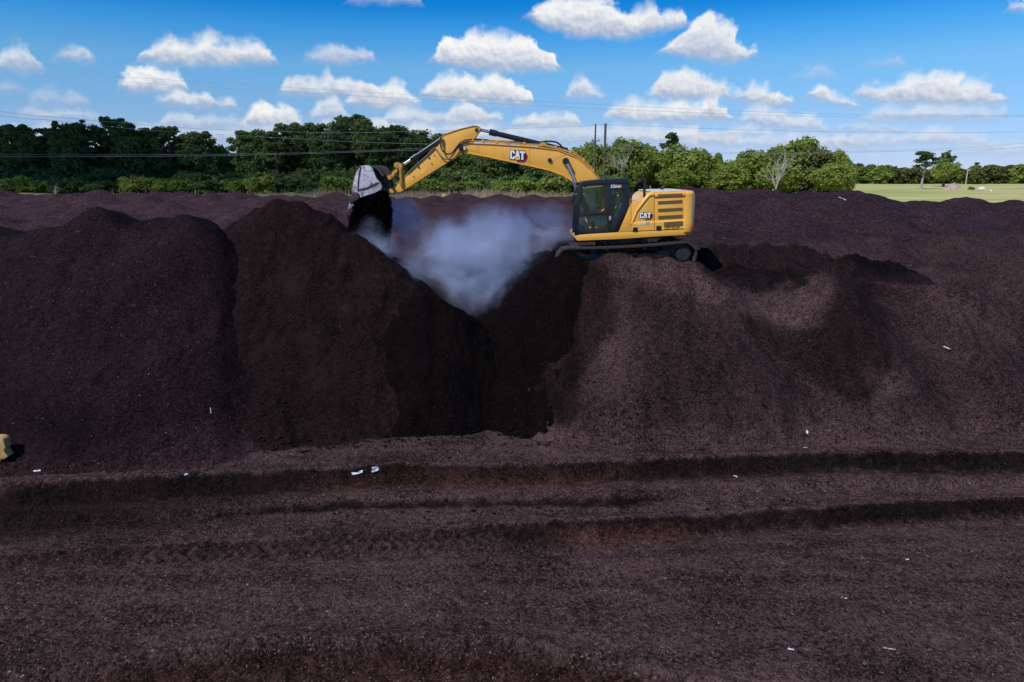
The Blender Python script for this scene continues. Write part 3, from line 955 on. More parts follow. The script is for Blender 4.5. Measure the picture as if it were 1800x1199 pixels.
# pale top skins with the sky's sheen painted in as colour
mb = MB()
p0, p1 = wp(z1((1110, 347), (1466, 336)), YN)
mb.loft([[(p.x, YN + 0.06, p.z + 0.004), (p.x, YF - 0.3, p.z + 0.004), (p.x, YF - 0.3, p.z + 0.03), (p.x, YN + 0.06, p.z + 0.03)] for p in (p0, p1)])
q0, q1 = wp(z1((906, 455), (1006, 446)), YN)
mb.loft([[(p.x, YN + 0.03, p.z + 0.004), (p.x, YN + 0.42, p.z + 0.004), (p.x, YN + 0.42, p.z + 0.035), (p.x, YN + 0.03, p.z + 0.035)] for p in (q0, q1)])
mb.build('top_sheen_plate', M['pale'], ex, bevel=0.008)
# counterweight with rounded rear corners, lofted along X
mb = MB()
secs = [(1471, 334, 799, 0.0), (1530, 330, 797, 0.02), (1562, 334, 790, 0.08), (1588, 372, 778, 0.22), (1602, 470, 770, 0.42), (1608, 560, 765, 0.62)]
rings = []
for x, yt, yb, ins in secs:
    pt = W(960 + x / 5.993, 280 + yt / 5.993, YN); pb = W(960 + x / 5.993, 280 + yb / 5.993, YN)
    y0, y1 = YN - 0.03 + ins, YF + 0.03 - ins
    h = pt.z - pb.z
    rings.append([(pt.x, y0 + 0.03, pb.z), (pt.x, y0, pb.z + 0.07), (pt.x, y0 - 0.025, pb.z + 0.10), (pt.x, y0 - 0.025, pb.z + 0.30 * h), (pt.x, y0, pb.z + 0.34 * h), (pt.x, y0, pt.z - 0.10), (pt.x, y0 + 0.06, pt.z - 0.02), (pt.x, y0 + 0.12, pt.z),
                  (pt.x, y1 - 0.12, pt.z), (pt.x, y1 - 0.02, pt.z - 0.06), (pt.x, y1, pb.z + 0.05), (pt.x, y1 - 0.05, pb.z)])
mb.loft(rings)
cw = mb.build('counterweight', M['yellow'], ex, bevel=0.012, sharp=40)
mb = MB()
a = wp(z1((1540, 706), (1592, 700), (1580, 735), (1552, 735)), YN - 0.03)
mb.prism([(p.x - 0.09, p.z) for p in a], YN + 0.02, YN + 0.5)
mb.build('tail_light', M['taillight'], cw, bevel=0.008)
mb = MB()
a = wp(z1((1424, 715), (1462, 712), (1462, 724), (1424, 727)), YN - 0.03)
mb.prism([(p.x, p.z) for p in a], YN - 0.04, YN)
mb.build('reflector', M['logo_yellow'], pobs[2])
# cooling grilles: framed mesh with slats
for k, (x0, x1, ya, yb, hh) in enumerate(((1174, 1432, 368, 358, 20), (1176, 1434, 442, 428, 33), (1178, 1437, 522, 508, 33), (1180, 1437, 597, 582, 35), (1240, 1436, 662, 648, 48))):
    off = 0.036 if k == 4 else (0.03 if k == 0 else 0.0)
    mb = MB()
    o = wp(z1((x0, ya), (x1, yb), (x1, yb + hh), (x0, ya + hh)), YN)
    mb.prism([(p.x, p.z) for p in o], YN - off - 0.004, YN + 0.05)
    nsl = 22 if k != 4 else 18
    for i in range(nsl):
        t = (i + 0.5) / nsl
        p = o[0].lerp(o[1], t); q = o[3].lerp(o[2], t)
        mb.box(((p.x + q.x) / 2, YN - off - 0.008, (p.z + q.z) / 2), (0.012, 0.012, (p.z - q.z)))
    for i in range(4):
        t = (i + 0.5) / 4
        p = o[0].lerp(o[3], t); q = o[1].lerp(o[2], t)
        d = q - p
        mb.box(((p.x + q.x) / 2, YN - off - 0.009, (p.z + q.z) / 2), (d.length, 0.012, 0.010), Matrix.Rotation(-math.atan2(d.z, d.x), 3, 'Y'))
    mb.build('vent_grille', M['vent'], pobs[2])
for (x0, x1, ya, yb), po in (((912, 962, 718, 760), pobs[1]), ((1158, 1210, 702, 744), pobs[2])):
    mb = MB()
    o = wp(z1((x0, ya), (x1, ya - 2), (x1, yb - 2), (x0, yb)), YN)
    mb.prism([(p.x, p.z) for p in o], YN - 0.045, YN + 0.03)
    cx = (o[0].x + o[1].x) / 2; cz = (o[0].z + o[3].z) / 2
    mb.box((cx, YN - 0.05, cz + 0.03), (0.09, 0.02, 0.03))
    mb.build('door_latch', M['black'], po, bevel=0.006)
# handrail, mirror bracket, exhaust, work lights
mb = MB()
rail = wp(z1((890, 448), (905, 360), (922, 300), (945, 262), (1010, 205), (1028, 196)), YN + 0.05)
mb.tube(rail, 0.022, 8)
mb.tube(wp(z1((1026, 196), (1034, 240), (1036, 300), (1034, 400)), YN + 0.05), 0.045, 8)
mb.build('handrail', M['black'], ex)
mb = MB()
mb.tube([W(1163.5, 336, YC), W(1163.5, 331, YC), W(1165, 329, YC), W(1168, 328, YC)], 0.055, 12)
mb.build('exhaust_pipe', M['rubber'], ex)
for pa, pb, rr, yy in (((1203, 335.5), (1203, 333.5), 0.13, YC + .4), ((1212, 336.5), (1212, 334.8), 0.08, YC)):
    mb = MB(); mb.tube([W(*pa, yy), W(*pb, yy)], rr, 14)
    mb.build('filler_cap', M['black'], ex)

# --- decals
def logo(x0, y0, sx, sy, Y, parent, skew=0.0):
    """block lettering on a dark six-sided badge; unit box 200 x 135"""
    def T(pts):
        return [(x0 + a * sx, y0 + b * sy + a * sx * skew) for a, b in pts]
    mb = MB()
    lay = [(3, [(70, 112), (172, 2), (200, 62), (178, 122), (150, 136), (84, 136)], 0.004),
           (1, [(64, 100), (64, 8), (164, 4), (186, 62), (166, 108), (140, 120), (80, 120)], 0.007),
           (1, [(-5, 12), (4, -5), (172, -5), (172, 20), (150, 108), (0, 108), (-6, 96)], 0.010),
           (0, [(0, 12), (12, 0), (40, 0), (52, 12), (52, 36), (34, 36), (34, 22), (20, 22), (20, 80), (34, 80), (34, 64), (52, 64), (52, 88), (40, 100), (12, 100), (0, 88)], 0.014),
           (0, [(70, 2), (94, 2), (112, 98), (102, 84), (82, 64), (62, 84), (52, 98)], 0.014),
           (0, [(106, 4), (168, 4), (168, 26), (147, 26), (147, 102), (126, 102), (126, 26), (106, 26)], 0.014),
           (2, [(82, 70), (112, 104), (52, 104)], 0.016)]
    for mi, pts, off in lay:
        mb.mi = mi
        mb.pxprism(T(pts), Y, Y - off, Y + 0.01)
    mb.build('logo', [M['white'], M['navy'], M['logo_yellow'], M['red']], parent)


def text_part(body, px, py, h_px, Y, mat, parent, name='lettering', rot=0.0, sx=1.0, off=0.0):
    cu = bpy.data.curves.new(name, 'FONT')
    cu.body = body; cu.extrude = 0.0; cu.offset = off
    tmp = bpy.data.objects.new(name, cu); COL.objects.link(tmp)
    dg = bpy.context.evaluated_depsgraph_get()
    me = bpy.data.meshes.new_from_object(tmp.evaluated_get(dg))
    bpy.data.objects.remove(tmp); bpy.data.curves.remove(cu)
    me.name = name
    p = W(px, py, Y); q = W(px, py - h_px, Y)
    s = (q.z - p.z) / 0.70
    me.transform(Matrix.Translation(p - origin_of(parent)) @ Matrix.Rotation(-rot, 4, 'Y') @ Matrix.Rotation(R(90), 4, 'X') @ Matrix.Diagonal((s * sx, s, s, 1)))
    me.materials.clear(); me.materials.append(M[mat])
    o = bpy.data.objects.new(name, me)
    return link(o, parent)


x, y = z1((985, 562))[0]
logo(x, y, 145 / 5.993 / 200, 80 / 5.993 / 135, YN, pobs[1], skew=-0.02)
mb = MB(); o = wp(z1((972, 668), (1052, 662), (1052, 690), (972, 695)), YN - 0.03); mb.prism([(p.x, p.z) for p in o], YN - 0.036, YN)
mb.build('sticker', M['pale'], pobs[1])
mb = MB(); o = wp(z1((1054, 662), (1085, 660), (1085, 686), (1054, 690)), YN - 0.03); mb.prism([(p.x, p.z) for p in o], YN - 0.036, YN)
o = wp(z1((986, 675), (1040, 671), (1040, 681), (986, 685)), YN - 0.036); mb.mi = 1; mb.prism([(p.x, p.z) for p in o], YN - 0.040, YN)
mb.build('sticker', [M['console'], M['logo_yellow']], pobs[1])
px, py = z1((1245, 741))[0]
text_part('LEF10549', px, py, 4.2, YN - 0.034, 'navy', pobs[2], rot=R(3), sx=1.15, off=0.012)

# --- cab
CY0, CY1 = YN + 0.0, YN + 1.05
cab_out = z1((300, 803), (303, 700), (308, 560), (318, 430), (335, 332), (352, 268), (372, 246), (400, 238), (590, 218), (855, 206), (868, 212), (876, 300), (884, 380), (880, 470), (750, 768), (360, 797))
# pillars, sills and roof on both sides; each side is a frame around its openings
def frame_bars(mb, Y, inner):
    d = 0.07
    ya, yb = (Y, Y + d) if not inner else (Y - d, Y)
    def bar(pts, w0=0.0):
        mb.pxprism(z1(*pts), YN, ya + w0, yb + w0)
    bar(((300, 803), (303, 700), (308, 560), (318, 430), (335, 332), (352, 268), (372, 246), (398, 262), (384, 318), (366, 420), (352, 560), (345, 700), (345, 797)))            # front pillar
    bar(((372, 246), (400, 238), (590, 218), (855, 206), (868, 212), (870, 262), (800, 268), (670, 268), (440, 286), (398, 300), (392, 262)))                                   # roof rail
    bar(((640, 262), (692, 262), (692, 768), (660, 772), (655, 560), (636, 520)))                                                                                       # middle pillar
    bar(((345, 797), (345, 700), (385, 690), (440, 752), (560, 752), (660, 744), (660, 775), (360, 797)))                                                                        # sill
    bar(((692, 768), (692, 745), (716, 690), (790, 510), (826, 425), (800, 318), (692, 328), (692, 262), (868, 250), (876, 300), (884, 380), (880, 470), (750, 768)))              # rear pillar
    bar(((352, 580), (380, 572), (655, 548), (655, 588), (480, 592), (352, 610)))                                                                                           # door waist rail
mb = MB()
frame_bars(mb, CY0, False)
cabf = mb.build('cab', M['black'], ex, bevel=0.012)
mb = MB(); frame_bars(mb, CY1, True)
mb.build('cab_frame', M['black'], cabf, bevel=0.01)
# roof, floor, rear wall
mb = MB()
rf = wp(z1((352, 262), (375, 240), (400, 232), (590, 213), (856, 201), (872, 210), (870, 232), (590, 246), (372, 264)), YN)
mb.prism([(p.x, p.z) for p in rf], CY0 + 0.01, CY1 - 0.01)
mb.build('cab_roof', M['black'], cabf, bevel=0.03)
mb = MB()
mb.pxprism(z1((320, 800), (330, 775), (740, 755), (750, 770)), YN, CY0 + 0.03, CY1 - 0.03)
mb.pxprism(z1((740, 760), (700, 760), (815, 470), (800, 440), (880, 470), (752, 768)), YN, CY0 + 0.04, CY1 - 0.04)
mb.build('cab_floor', M['black'], cabf)
def pane(pts, y, nm='window_pane'):
    mb = MB(); mb.pxprism(z1(*pts), YN, y, y + 0.006)
    return mb.build(nm, M['glass'], cabf)
pane(((355, 590), (368, 420), (388, 318), (400, 288), (640, 270), (650, 560)), CY0 + 0.035)
pane(((348, 700), (356, 600), (655, 575), (655, 750), (440, 755)), CY0 + 0.036)
pane(((690, 325), (802, 312), (828, 425), (790, 515), (716, 695), (690, 750)), CY0 + 0.035)
pane(((355, 590), (368, 420), (388, 318), (400, 288), (640, 270), (650, 560)), CY1 - 0.045)
pane(((690, 325), (802, 312), (828, 425), (790, 515), (716, 695), (690, 750)), CY1 - 0.045)
mb = MB()
fw = wp(z1((312, 760), (326, 440), (344, 330), (362, 262)), YN)
mb.loft([[(p.x, CY0 + 0.08, p.z), (p.x + 0.006, CY0 + 0.08, p.z), (p.x + 0.006, CY1 - 0.08, p.z), (p.x, CY1 - 0.08, p.z)] for p in fw])
mb.build('windscreen', M['glass'], cabf)
mb = MB()   # thin wiper bar seen through the door glass
mb.tube(wp(z1((530, 296), (524, 420), (520, 560)), CY1 - 0.06), 0.012, 6)
mb.build('wiper', M['black'], cabf)
mb = MB()   # door handle and lower trim
mb.pxprism(z1((662, 600), (684, 598), (684, 640), (662, 642)), YN, CY0 - 0.03, CY0 + 0.02)
mb.build('door_handle', M['console'], cabf, bevel=0.006)
mb = MB()
mb.pxprism(z1((352, 735), (385, 728), (408, 762), (352, 765)), YN, CY0 - 0.02, CY0 + 0.02)
mb.build('step_trim', M['black'], cabf)
mb = MB()
mb.tube(wp(z1((306, 460), (304, 620), (301, 800)), YN - 0.03), 0.014, 6)
mb.build('grab_rail', M['black'], cabf)
mb = MB()
mb.pxprism(z1((262, 440), (268, 395), (285, 372), (308, 372), (312, 400), (305, 456), (268, 458)), YN, YN + 0.02, YN + 0.20)
mb.tube(wp(z1((300, 385), (330, 360)), YN + 0.1), 0.02, 6)
mb.build('side_mirror', M['black'], cabf, bevel=0.015)
mb = MB(); o = z1((332, 258)); mb.box(W(*o[0], YN + 0.3), (0.10, 0.10, 0.09)); mb.build('work_light', M['black'], cabf, bevel=0.01)
px, py = z1((678, 303))[0]
text_part('326', px, py, 5.4, CY0 - 0.008, 'white', cabf, rot=R(4), sx=1.05, off=0.02)
mb = MB(); mb.pxprism(z1((757, 272), (792, 268), (797, 284), (790, 302), (757, 304)), YN, CY0 - 0.006, CY0 + 0.01); mb.mi = 1
mb.pxprism(z1((750, 276), (772, 274), (772, 296), (750, 298)), YN, CY0 - 0.009, CY0 + 0.01)
mb.build('badge', [M['orange'], M['pale']], cabf)
# seat and consoles
mb = MB()
YS = CY0 + 0.52
mb.pxprism(z1((560, 640), (700, 620), (700, 665), (560, 680)), YN, YS - 0.25, YS + 0.25)
mb.pxprism(z1((660, 640), (690, 420), (735, 370), (765, 375), (760, 430), (720, 650)), YN, YS - 0.24, YS + 0.24)
mb.build('operator_seat', M['seat'], cabf, bevel=0.04)
mb = MB()
mb.pxprism(zc((500, 800), (560, 760), (600, 800), (735, 800), (740, 940), (600, 950), (570, 900), (540, 980), (520, 900)), YN, YS - 0.36, YS - 0.28)
mb.build('control_console', M['console'], cabf, bevel=0.012)
mb = MB()
mb.pxprism(zc((450, 580), (500, 565), (522, 610), (510, 640), (460, 640)), YN, YS - 0.2, YS - 0.1)
mb.build('display_screen', M['console'], cabf, bevel=0.012)
mb = MB()
mb.pxprism(zc((275, 890), (330, 830), (420, 960), (430, 1030), (340, 1020)), YN, YS + 0.1, YS + 0.35)
mb.build('foot_pedal', M['console'], cabf, bevel=0.012)

# --- boom, stick, bucket
BY0, BY1 = YC - 0.24, YC + 0.24
boom_o = z3((165, 352), (182, 322), (205, 312), (300, 312), (500, 324), (760, 340), (950, 354), (1100, 370), (1190, 384), (1260, 402), (1330, 428), (1400, 464), (1470, 516), (1530, 578), (1580, 640), (1620, 700), (1680, 800), (1720, 880),
              (1735, 960), (1690, 1000), (1620, 960), (1540, 880), (1450, 790), (1345, 706), (1250, 648), (1100, 592), (900, 548), (700, 502), (450, 452), (330, 440), (245, 414), (205, 396), (175, 380))
mb = MB(); mb.pxprism(boom_o, YC, BY0, BY1)
boom = mb.build('boom', M['yellow'], ex, bevel=0.015)
mb = MB()   # edge strips of the box section
for pts in (((205, 310), (500, 322), (950, 352), (1190, 382), (1400, 462), (1530, 576), (1620, 698)),):
    w = wp(z3(*pts), YC)
    mb.loft([[(p.x, BY0 - 0.03, p.z - 0.012), (p.x, BY1 + 0.03, p.z - 0.012), (p.x, BY1 + 0.03, p.z + 0.014), (p.x, BY0 - 0.03, p.z + 0.014)] for p in w])
w = wp(z3((245, 414), (450, 453), (900, 549), (1100, 593), (1250, 649), (1345, 707), (1500, 850)), YC)
mb.loft([[(p.x, BY0 - 0.025, p.z - 0.014), (p.x, BY1 + 0.025, p.z - 0.014), (p.x, BY1 + 0.025, p.z + 0.012), (p.x, BY0 - 0.025, p.z + 0.012)] for p in w])
mb.build('edge_plate', M['yellow'], boom, sharp=50)
for pts in (((262, 385), (345, 405), (352, 330)), ((1310, 420), (1180, 470), (1150, 500)), ((366, 335), (372, 440)), ((905, 362), (905, 545))):
    mb = MB(); mb.tube(wp(z3(*pts), BY0 - 0.002), 0.006, 6)
    mb.build('weld_seam', M['yellow_worn'], boom)
for (a, b_, r, h) in ((192, 365, 0.10, 0.06), (1114, 490, 0.07, 0.05), (1280, 502, 0.115, 0.10)):
    mb = MB(); p = W(*z3((a, b_))[0], YC); mb.disc((p.x, p.z), r, BY0 - h, BY0 + 0.02, 20); mb.disc((p.x, p.z), r * 0.55, BY0 - h - 0.02, BY0 - h, 14)
    mb.build('pivot_pin', M['black'], boom, bevel=0.008)
mb = MB(); mb.pxprism(z3((214, 350), (240, 350), (240, 384), (214, 384)), YC, BY0 - 0.07, BY0); mb.build('pin_keeper', M['pale'], boom, bevel=0.008)
lx, ly = z3((700, 385))[0]
logo(lx, ly, 190 / 6 / 200, 125 / 6 / 135, BY0, boom, skew=0.055)
# steel pipes and hoses along the top of the boom
def path_on(pts, Y, dz=0.0):
    return [p + Vector((0, 0, dz)) for p in wp(z3(*pts), Y)]
rng = random.Random(3)
for k in range(5):
    mb = MB()
    yy = BY0 + 0.06 + 0.09 * k
    h = 0.05 + 0.035 * (k % 3)
    pts = path_on(((190, 318), (240, 300), (300, 302), (420, 312), (600, 324), (800, 336), (960, 344), (1100, 362), (1200, 380), (1290, 408), (1390, 452), (1480, 522), (1550, 596), (1620, 690), (1690, 800)), yy, h)
    pts = [p + Vector((0, 0, rng.uniform(-0.012, 0.012))) for p in pts]
    mb.tube(pts, 0.020 if k % 2 else 0.026, 6)
    mb.build('boom_pipe', M['yellow_worn'] if k % 2 == 0 else M['grey_hose'], boom, sharp=70)
for t in ((420, 312), (560, 321), (690, 330), (850, 339), (1180, 376), (1330, 428), (1470, 514), (1570, 622)):
    mb = MB(); p = W(*z3(t)[0], YC); mb.box(p + Vector((0, 0, 0.07)), (0.09, 0.42, 0.10))
    mb.build('pipe_clamp', M['yellow_worn'], boom, bevel=0.01)
mb = MB()   # loose hose over the stick cylinder base
mb.tube(wp(z3((1000, 330), (1030, 296), (1090, 290), (1150, 292), (1190, 300), (1225, 325), (1255, 356)), YC - 0.1), 0.03, 8)
mb.build('hydraulic_hose', M['rubber'], boom, sharp=70)
mb = MB(); mb.tube(wp(z3((1005, 334), (1035, 302), (1075, 300), (1105, 330)), YC + 0.1), 0.025, 8)
mb.build('hydraulic_hose', M['rubber'], boom, sharp=70)
for yy in (YC - 0.17, YC + 0.11):
    mb = MB(); mb.pxprism(z3((985, 356), (1010, 318), (1045, 300), (1080, 312), (1105, 368)), YC, yy, yy + 0.06)
    mb.build('cylinder_bracket', M['yellow_worn'], boom, bevel=0.01)

# stick
SY0, SY1 = YC - 0.19, YC + 0.19
stick_o = z2((478, 742), (488, 715), (512, 690), (600, 612), (760, 466), (905, 328), (935, 308), (952, 280), (968, 225), (985, 203), (1060, 178), (1140, 152), (1215, 136), (1262, 122), (1300, 121), (1325, 132), (1338, 150), (1325, 176), (1296, 206), (1268, 252), (1255, 285), (1205, 330), (1172, 368), (1150, 388), (1000, 476), (800, 602), (640, 704), (560, 748), (505, 762))
mb = MB(); mb.pxprism(stick_o, YC, SY0, SY1)
stick = mb.build('stick', M['yellow'], ex, bevel=0.015)
mb = MB()
w = wp(z2((1172, 370), (1150, 390), (1000, 478), (800, 604), (640, 706), (562, 750)), YC)
mb.loft([[(p.x, SY0 - 0.025, p.z - 0.016), (p.x, SY1 + 0.025, p.z - 0.016), (p.x, SY1 + 0.025, p.z + 0.012), (p.x, SY0 - 0.025, p.z + 0.012)] for p in w])
w = wp(z2((512, 690), (600, 611), (760, 465), (905, 327)), YC)
mb.loft([[(p.x, SY0 - 0.02, p.z - 0.012), (p.x, SY1 + 0.02, p.z - 0.012), (p.x, SY1 + 0.02, p.z + 0.014), (p.x, SY0 - 0.02, p.z + 0.014)] for p in w])
w = wp(z2((968, 224), (985, 202), (1060, 177), (1140, 151), (1262, 121), (1310, 122), (1338, 148)), YC)
mb.loft([[(p.x, SY0 - 0.02, p.z - 0.012), (p.x, SY1 + 0.02, p.z - 0.012), (p.x, SY1 + 0.02, p.z + 0.014), (p.x, SY0 - 0.02, p.z + 0.014)] for p in w])
w = wp(z2((1338, 150), (1300, 205), (1270, 250), (1250, 290)), YC)
mb.loft([[(p.x - 0.02, SY0 - 0.03, p.z - 0.014), (p.x - 0.02, SY1 + 0.03, p.z - 0.014), (p.x + 0.02, SY1 + 0.03, p.z + 0.014), (p.x + 0.02, SY0 - 0.03, p.z + 0.014)] for p in w])
mb.build('edge_plate', M['yellow_worn'], stick, sharp=50)
for a, b_, r in ((845, 420, 0.035), (747, 510, 0.035), (872, 478, 0.018), (895, 398, 0.018), (700, 600, 0.02), (1300, 160, 0.07), (502, 728, 0.085)):
    mb = MB(); p = W(*z2((a, b_))[0], YC); mb.disc((p.x, p.z), r, SY0 - 0.03, SY0 + 0.01, 14)
    mb.build('pivot_pin', M['bucket_dark'], stick)
mb = MB(); mb.pxprism(z2((765, 552), (808, 540), (812, 562), (768, 580)), YC, SY0 - 0.005, SY0 + 0.01); mb.build('warning_sticker', M['logo_yellow'], stick)
for pts, r, mt, yy in (((( 960, 225), (958, 270), (960, 310), (975, 350), (1005, 382), (1040, 388), (1075, 370), (1110, 325), (1150, 280), (1200, 256), (1260, 252)), 0.026, 'rubber', SY0 - 0.12),
                       (((900, 322), (925, 355), (950, 395), (985, 428), (1025, 435), (1065, 408), (1105, 350), (1140, 305), (1190, 280), (1250, 268)), 0.022, 'grey_hose', SY0 - 0.08),
                       (((905, 325), (860, 368), (800, 424), (720, 496), (640, 570)), 0.015, 'grey_hose', SY0 - 0.03)):
    mb = MB(); w = wp(z2(*pts), YC)
    # smooth curve through the points
    sm = []
    for i in range(len(w) - 1):
        p0 = w[max(0, i - 1)]; p1 = w[i]; p2 = w[i + 1]; p3 = w[min(len(w) - 1, i + 2)]
        for s in range(4):
            t = s / 4
            sm.append(0.5 * ((2 * p1) + (p2 - p0) * t + (2 * p0 - 5 * p1 + 4 * p2 - p3) * t * t + (3 * p1 - p0 - 3 * p2 + p3) * t ** 3))
    sm.append(w[-1])
    mb.tube([(p.x, yy, p.z) for p in sm], r, 8)
    mb.build('hydraulic_hose', M[mt], stick, sharp=70)
mb = MB(); mb.pxprism(z2((948, 225), (972, 222), (970, 262), (955, 290)), YC, SY0 - 0.1, SY0 - 0.04); mb.build('hose_fitting', M['pale'], stick)

# cylinders
def cylinder(nm, rod_a, rod_b, bar_b, r_rod, r_bar, Y, zf, col=3):
    a, b_, c_ = (W(*zf(p)[0], Y) for p in (rod_a, rod_b, bar_b))
    mb = MB(); mb.tube([b_, c_], r_bar, 20)
    d = (c_ - b_).normalized()
    mb.tube([b_ - d * 0.02, b_ + d * 0.24], r_bar * 1.22, 20)
    root = mb.build(nm, M['black'], ex, sharp=40)
    mb = MB(); mb.tube([a, b_ + d * 0.1], r_rod, 16); mb.build('piston_rod', M['chrome'], root)
    mb = MB(); mb.tube([Vector((a.x, Y - 0.09, a.z)), Vector((a.x, Y + 0.09, a.z))], r_rod * 1.7, 16); mb.build('rod_eye', M['bucket_dark'], root)
    return root


cylinder('stick_cylinder', (1318, 152), (1425, 176), (2165, 352), 0.05, 0.088, YC, z2)
cylinder('bucket_cylinder', (585, 492), (668, 438), (965, 238), 0.05, 0.08, YC, z2)
for yy in (BY0 - 0.16, BY1 + 0.16):
    p = z3((1280, 502))[0]
    a = W(*p, YC); b_ = W(1016, 336, YC); c_ = W(1042, 398, YC)
    for v in (a, b_, c_): v.y = yy
    mb = MB(); mb.tube([b_, c_], 0.085, 18); root = mb.build('boom_cylinder', M['black'], ex)
    mb = MB(); mb.tube([a, b_ + (c_ - b_) * 0.3], 0.05, 16); mb.build('piston_rod', M['chrome'], root)
    mb = MB(); mb.tube([Vector((a.x, yy - 0.08, a.z)), Vector((a.x, yy + 0.08, a.z))], 0.10, 18); mb.build('rod_eye', M['black'], root)

# linkage
for yy in (SY0 - 0.10, SY1 + 0.03):
    mb = MB(); mb.pxprism(zb((745, 150), (775, 140), (800, 165), (782, 215), (790, 380), (803, 415), (790, 458), (765, 460), (748, 425), (762, 390), (748, 215), (738, 180)), YC, yy, yy + 0.07)
    mb.build('idler_link', M['yellow_worn'], ex, bevel=0.012)
mb = MB()
mb.pxprism(zb((690, 155), (715, 142), (745, 150), (742, 215), (690, 275), (640, 345), (600, 330), (640, 270), (695, 210)), YC, YC - 0.09, YC + 0.09)
p = W(*zb((715, 165))[0], YC); mb.disc((p.x, p.z), 0.10, YC - 0.24, YC + 0.24, 18)
mb.build('bucket_link', M['yellow_worn'], ex, bevel=0.012)

# bucket: curved shell, two side plates, lip, teeth
KY0, KY1 = YC - 0.72, YC + 0.72
shell_o = zb((120, 640), (130, 560), (145, 440), (165, 340), (200, 240), (262, 172), (330, 166), (400, 172), (455, 182), (520, 230), (570, 300))
shell_i = zb((150, 640), (155, 560), (170, 445), (190, 350), (222, 258), (272, 194), (332, 188), (398, 194), (445, 205), (500, 250), (545, 320))
mb = MB(); so = wp(shell_o, YC); si = wp(shell_i, YC)
mb.loft([[(p.x, KY0 + 0.005, p.z), (p.x, KY1 - 0.005, p.z), (q.x, KY1 - 0.005, q.z), (q.x, KY0 + 0.005, q.z)] for p, q in zip(so, si)])
bucket = mb.build('bucket', M['bucket_dark'], ex, sharp=50)
side_o = zb((142, 535), (150, 440), (168, 345), (205, 245), (262, 172), (330, 167), (380, 172), (420, 215), (450, 290), (470, 345), (520, 395), (548, 450), (530, 500), (440, 545), (250, 606), (232, 560), (205, 535))
for ya, yb in ((KY0 - 0.03, KY0), (KY1, KY1 + 0.03)):
    mb = MB(); mb.pxprism(side_o, YC, ya, yb)
    sp = mb.build('side_plate', M['bucket'], bucket, bevel=0.006)
    yo = ya - 0.022 if ya < YC else yb
    mb = MB()
    mb.pxprism(zb((226, 490), (330, 470), (420, 430), (480, 395), (500, 405), (440, 445), (340, 492), (232, 512)), YC, yo, yo + 0.022)
    mb.pxprism(zb((245, 190), (262, 190), (235, 340), (225, 480), (230, 520), (212, 520), (215, 400), (228, 300)), YC, yo, yo + 0.022)
    mb.build('wear_strip', M['bucket_dark'], sp, bevel=0.005)
    mb = MB()
    yy = ya - 0.02 if ya < YC else yb - 0.01
    mb.pxprism(zb((128, 540), (205, 535), (240, 560), (232, 620), (180, 655), (120, 690), (105, 660), (118, 600)), YC, yy, yy + 0.06)
    for a, b_ in ((160, 575), (160, 625), (190, 600), (212, 560)):
        p = W(*zb((a, b_))[0], YC); mb.disc((p.x, p.z), 0.022, yy - 0.02, yy + 0.08, 8)
    mb.build('side_cutter', M['bucket_dark'], bucket, bevel=0.006)
mb = MB()
mb.pxprism(zb((110, 650), (150, 600), (165, 615), (125, 690), (105, 690)), YC, KY0, KY1)
mb.build('cutting_edge', M['bucket_dark'], bucket, bevel=0.01)
for k in range(5):
    yy = KY0 + 0.06 + (KY1 - KY0 - 0.12) * k / 4
    mb = MB()
    a = wp(zb((95, 690), (100, 672), (125, 690), (110, 730), (84, 775), (80, 765)), YC)
    mb.prism([(p.x, p.z) for p in a], yy - 0.05, yy + 0.05)
    mb.mi = 1
    a = wp(zb((108, 640), (140, 655), (128, 700), (98, 690)), YC)
    mb.prism([(p.x, p.z) for p in a], yy - 0.07, yy + 0.07)
    mb.build('tooth', [M['tooth'], M['bucket_dark']], bucket, bevel=0.008)
# hinge brackets
for yy in (YC - 0.30, YC + 0.24):
    mb = MB()
    mb.pxprism(zb((380, 170), (455, 168), (530, 178), (560, 210), (600, 285), (640, 318), (640, 350), (610, 360), (640, 430), (680, 480), (685, 520), (650, 545), (610, 540), (560, 500), (520, 400), (470, 350), (440, 270), (410, 200)), YC, yy, yy + 0.06)
    mb.build('hinge_bracket', M['bucket_dark'], bucket, bevel=0.01)
for a, r in (((615, 335), 0.075), ((652, 515), 0.085)):
    mb = MB(); p = W(*zb(a)[0], YC); mb.disc((p.x, p.z), r, YC - 0.35, YC + 0.35, 16)
    mb.build('pivot_pin', M['yellow_worn'], bucket)

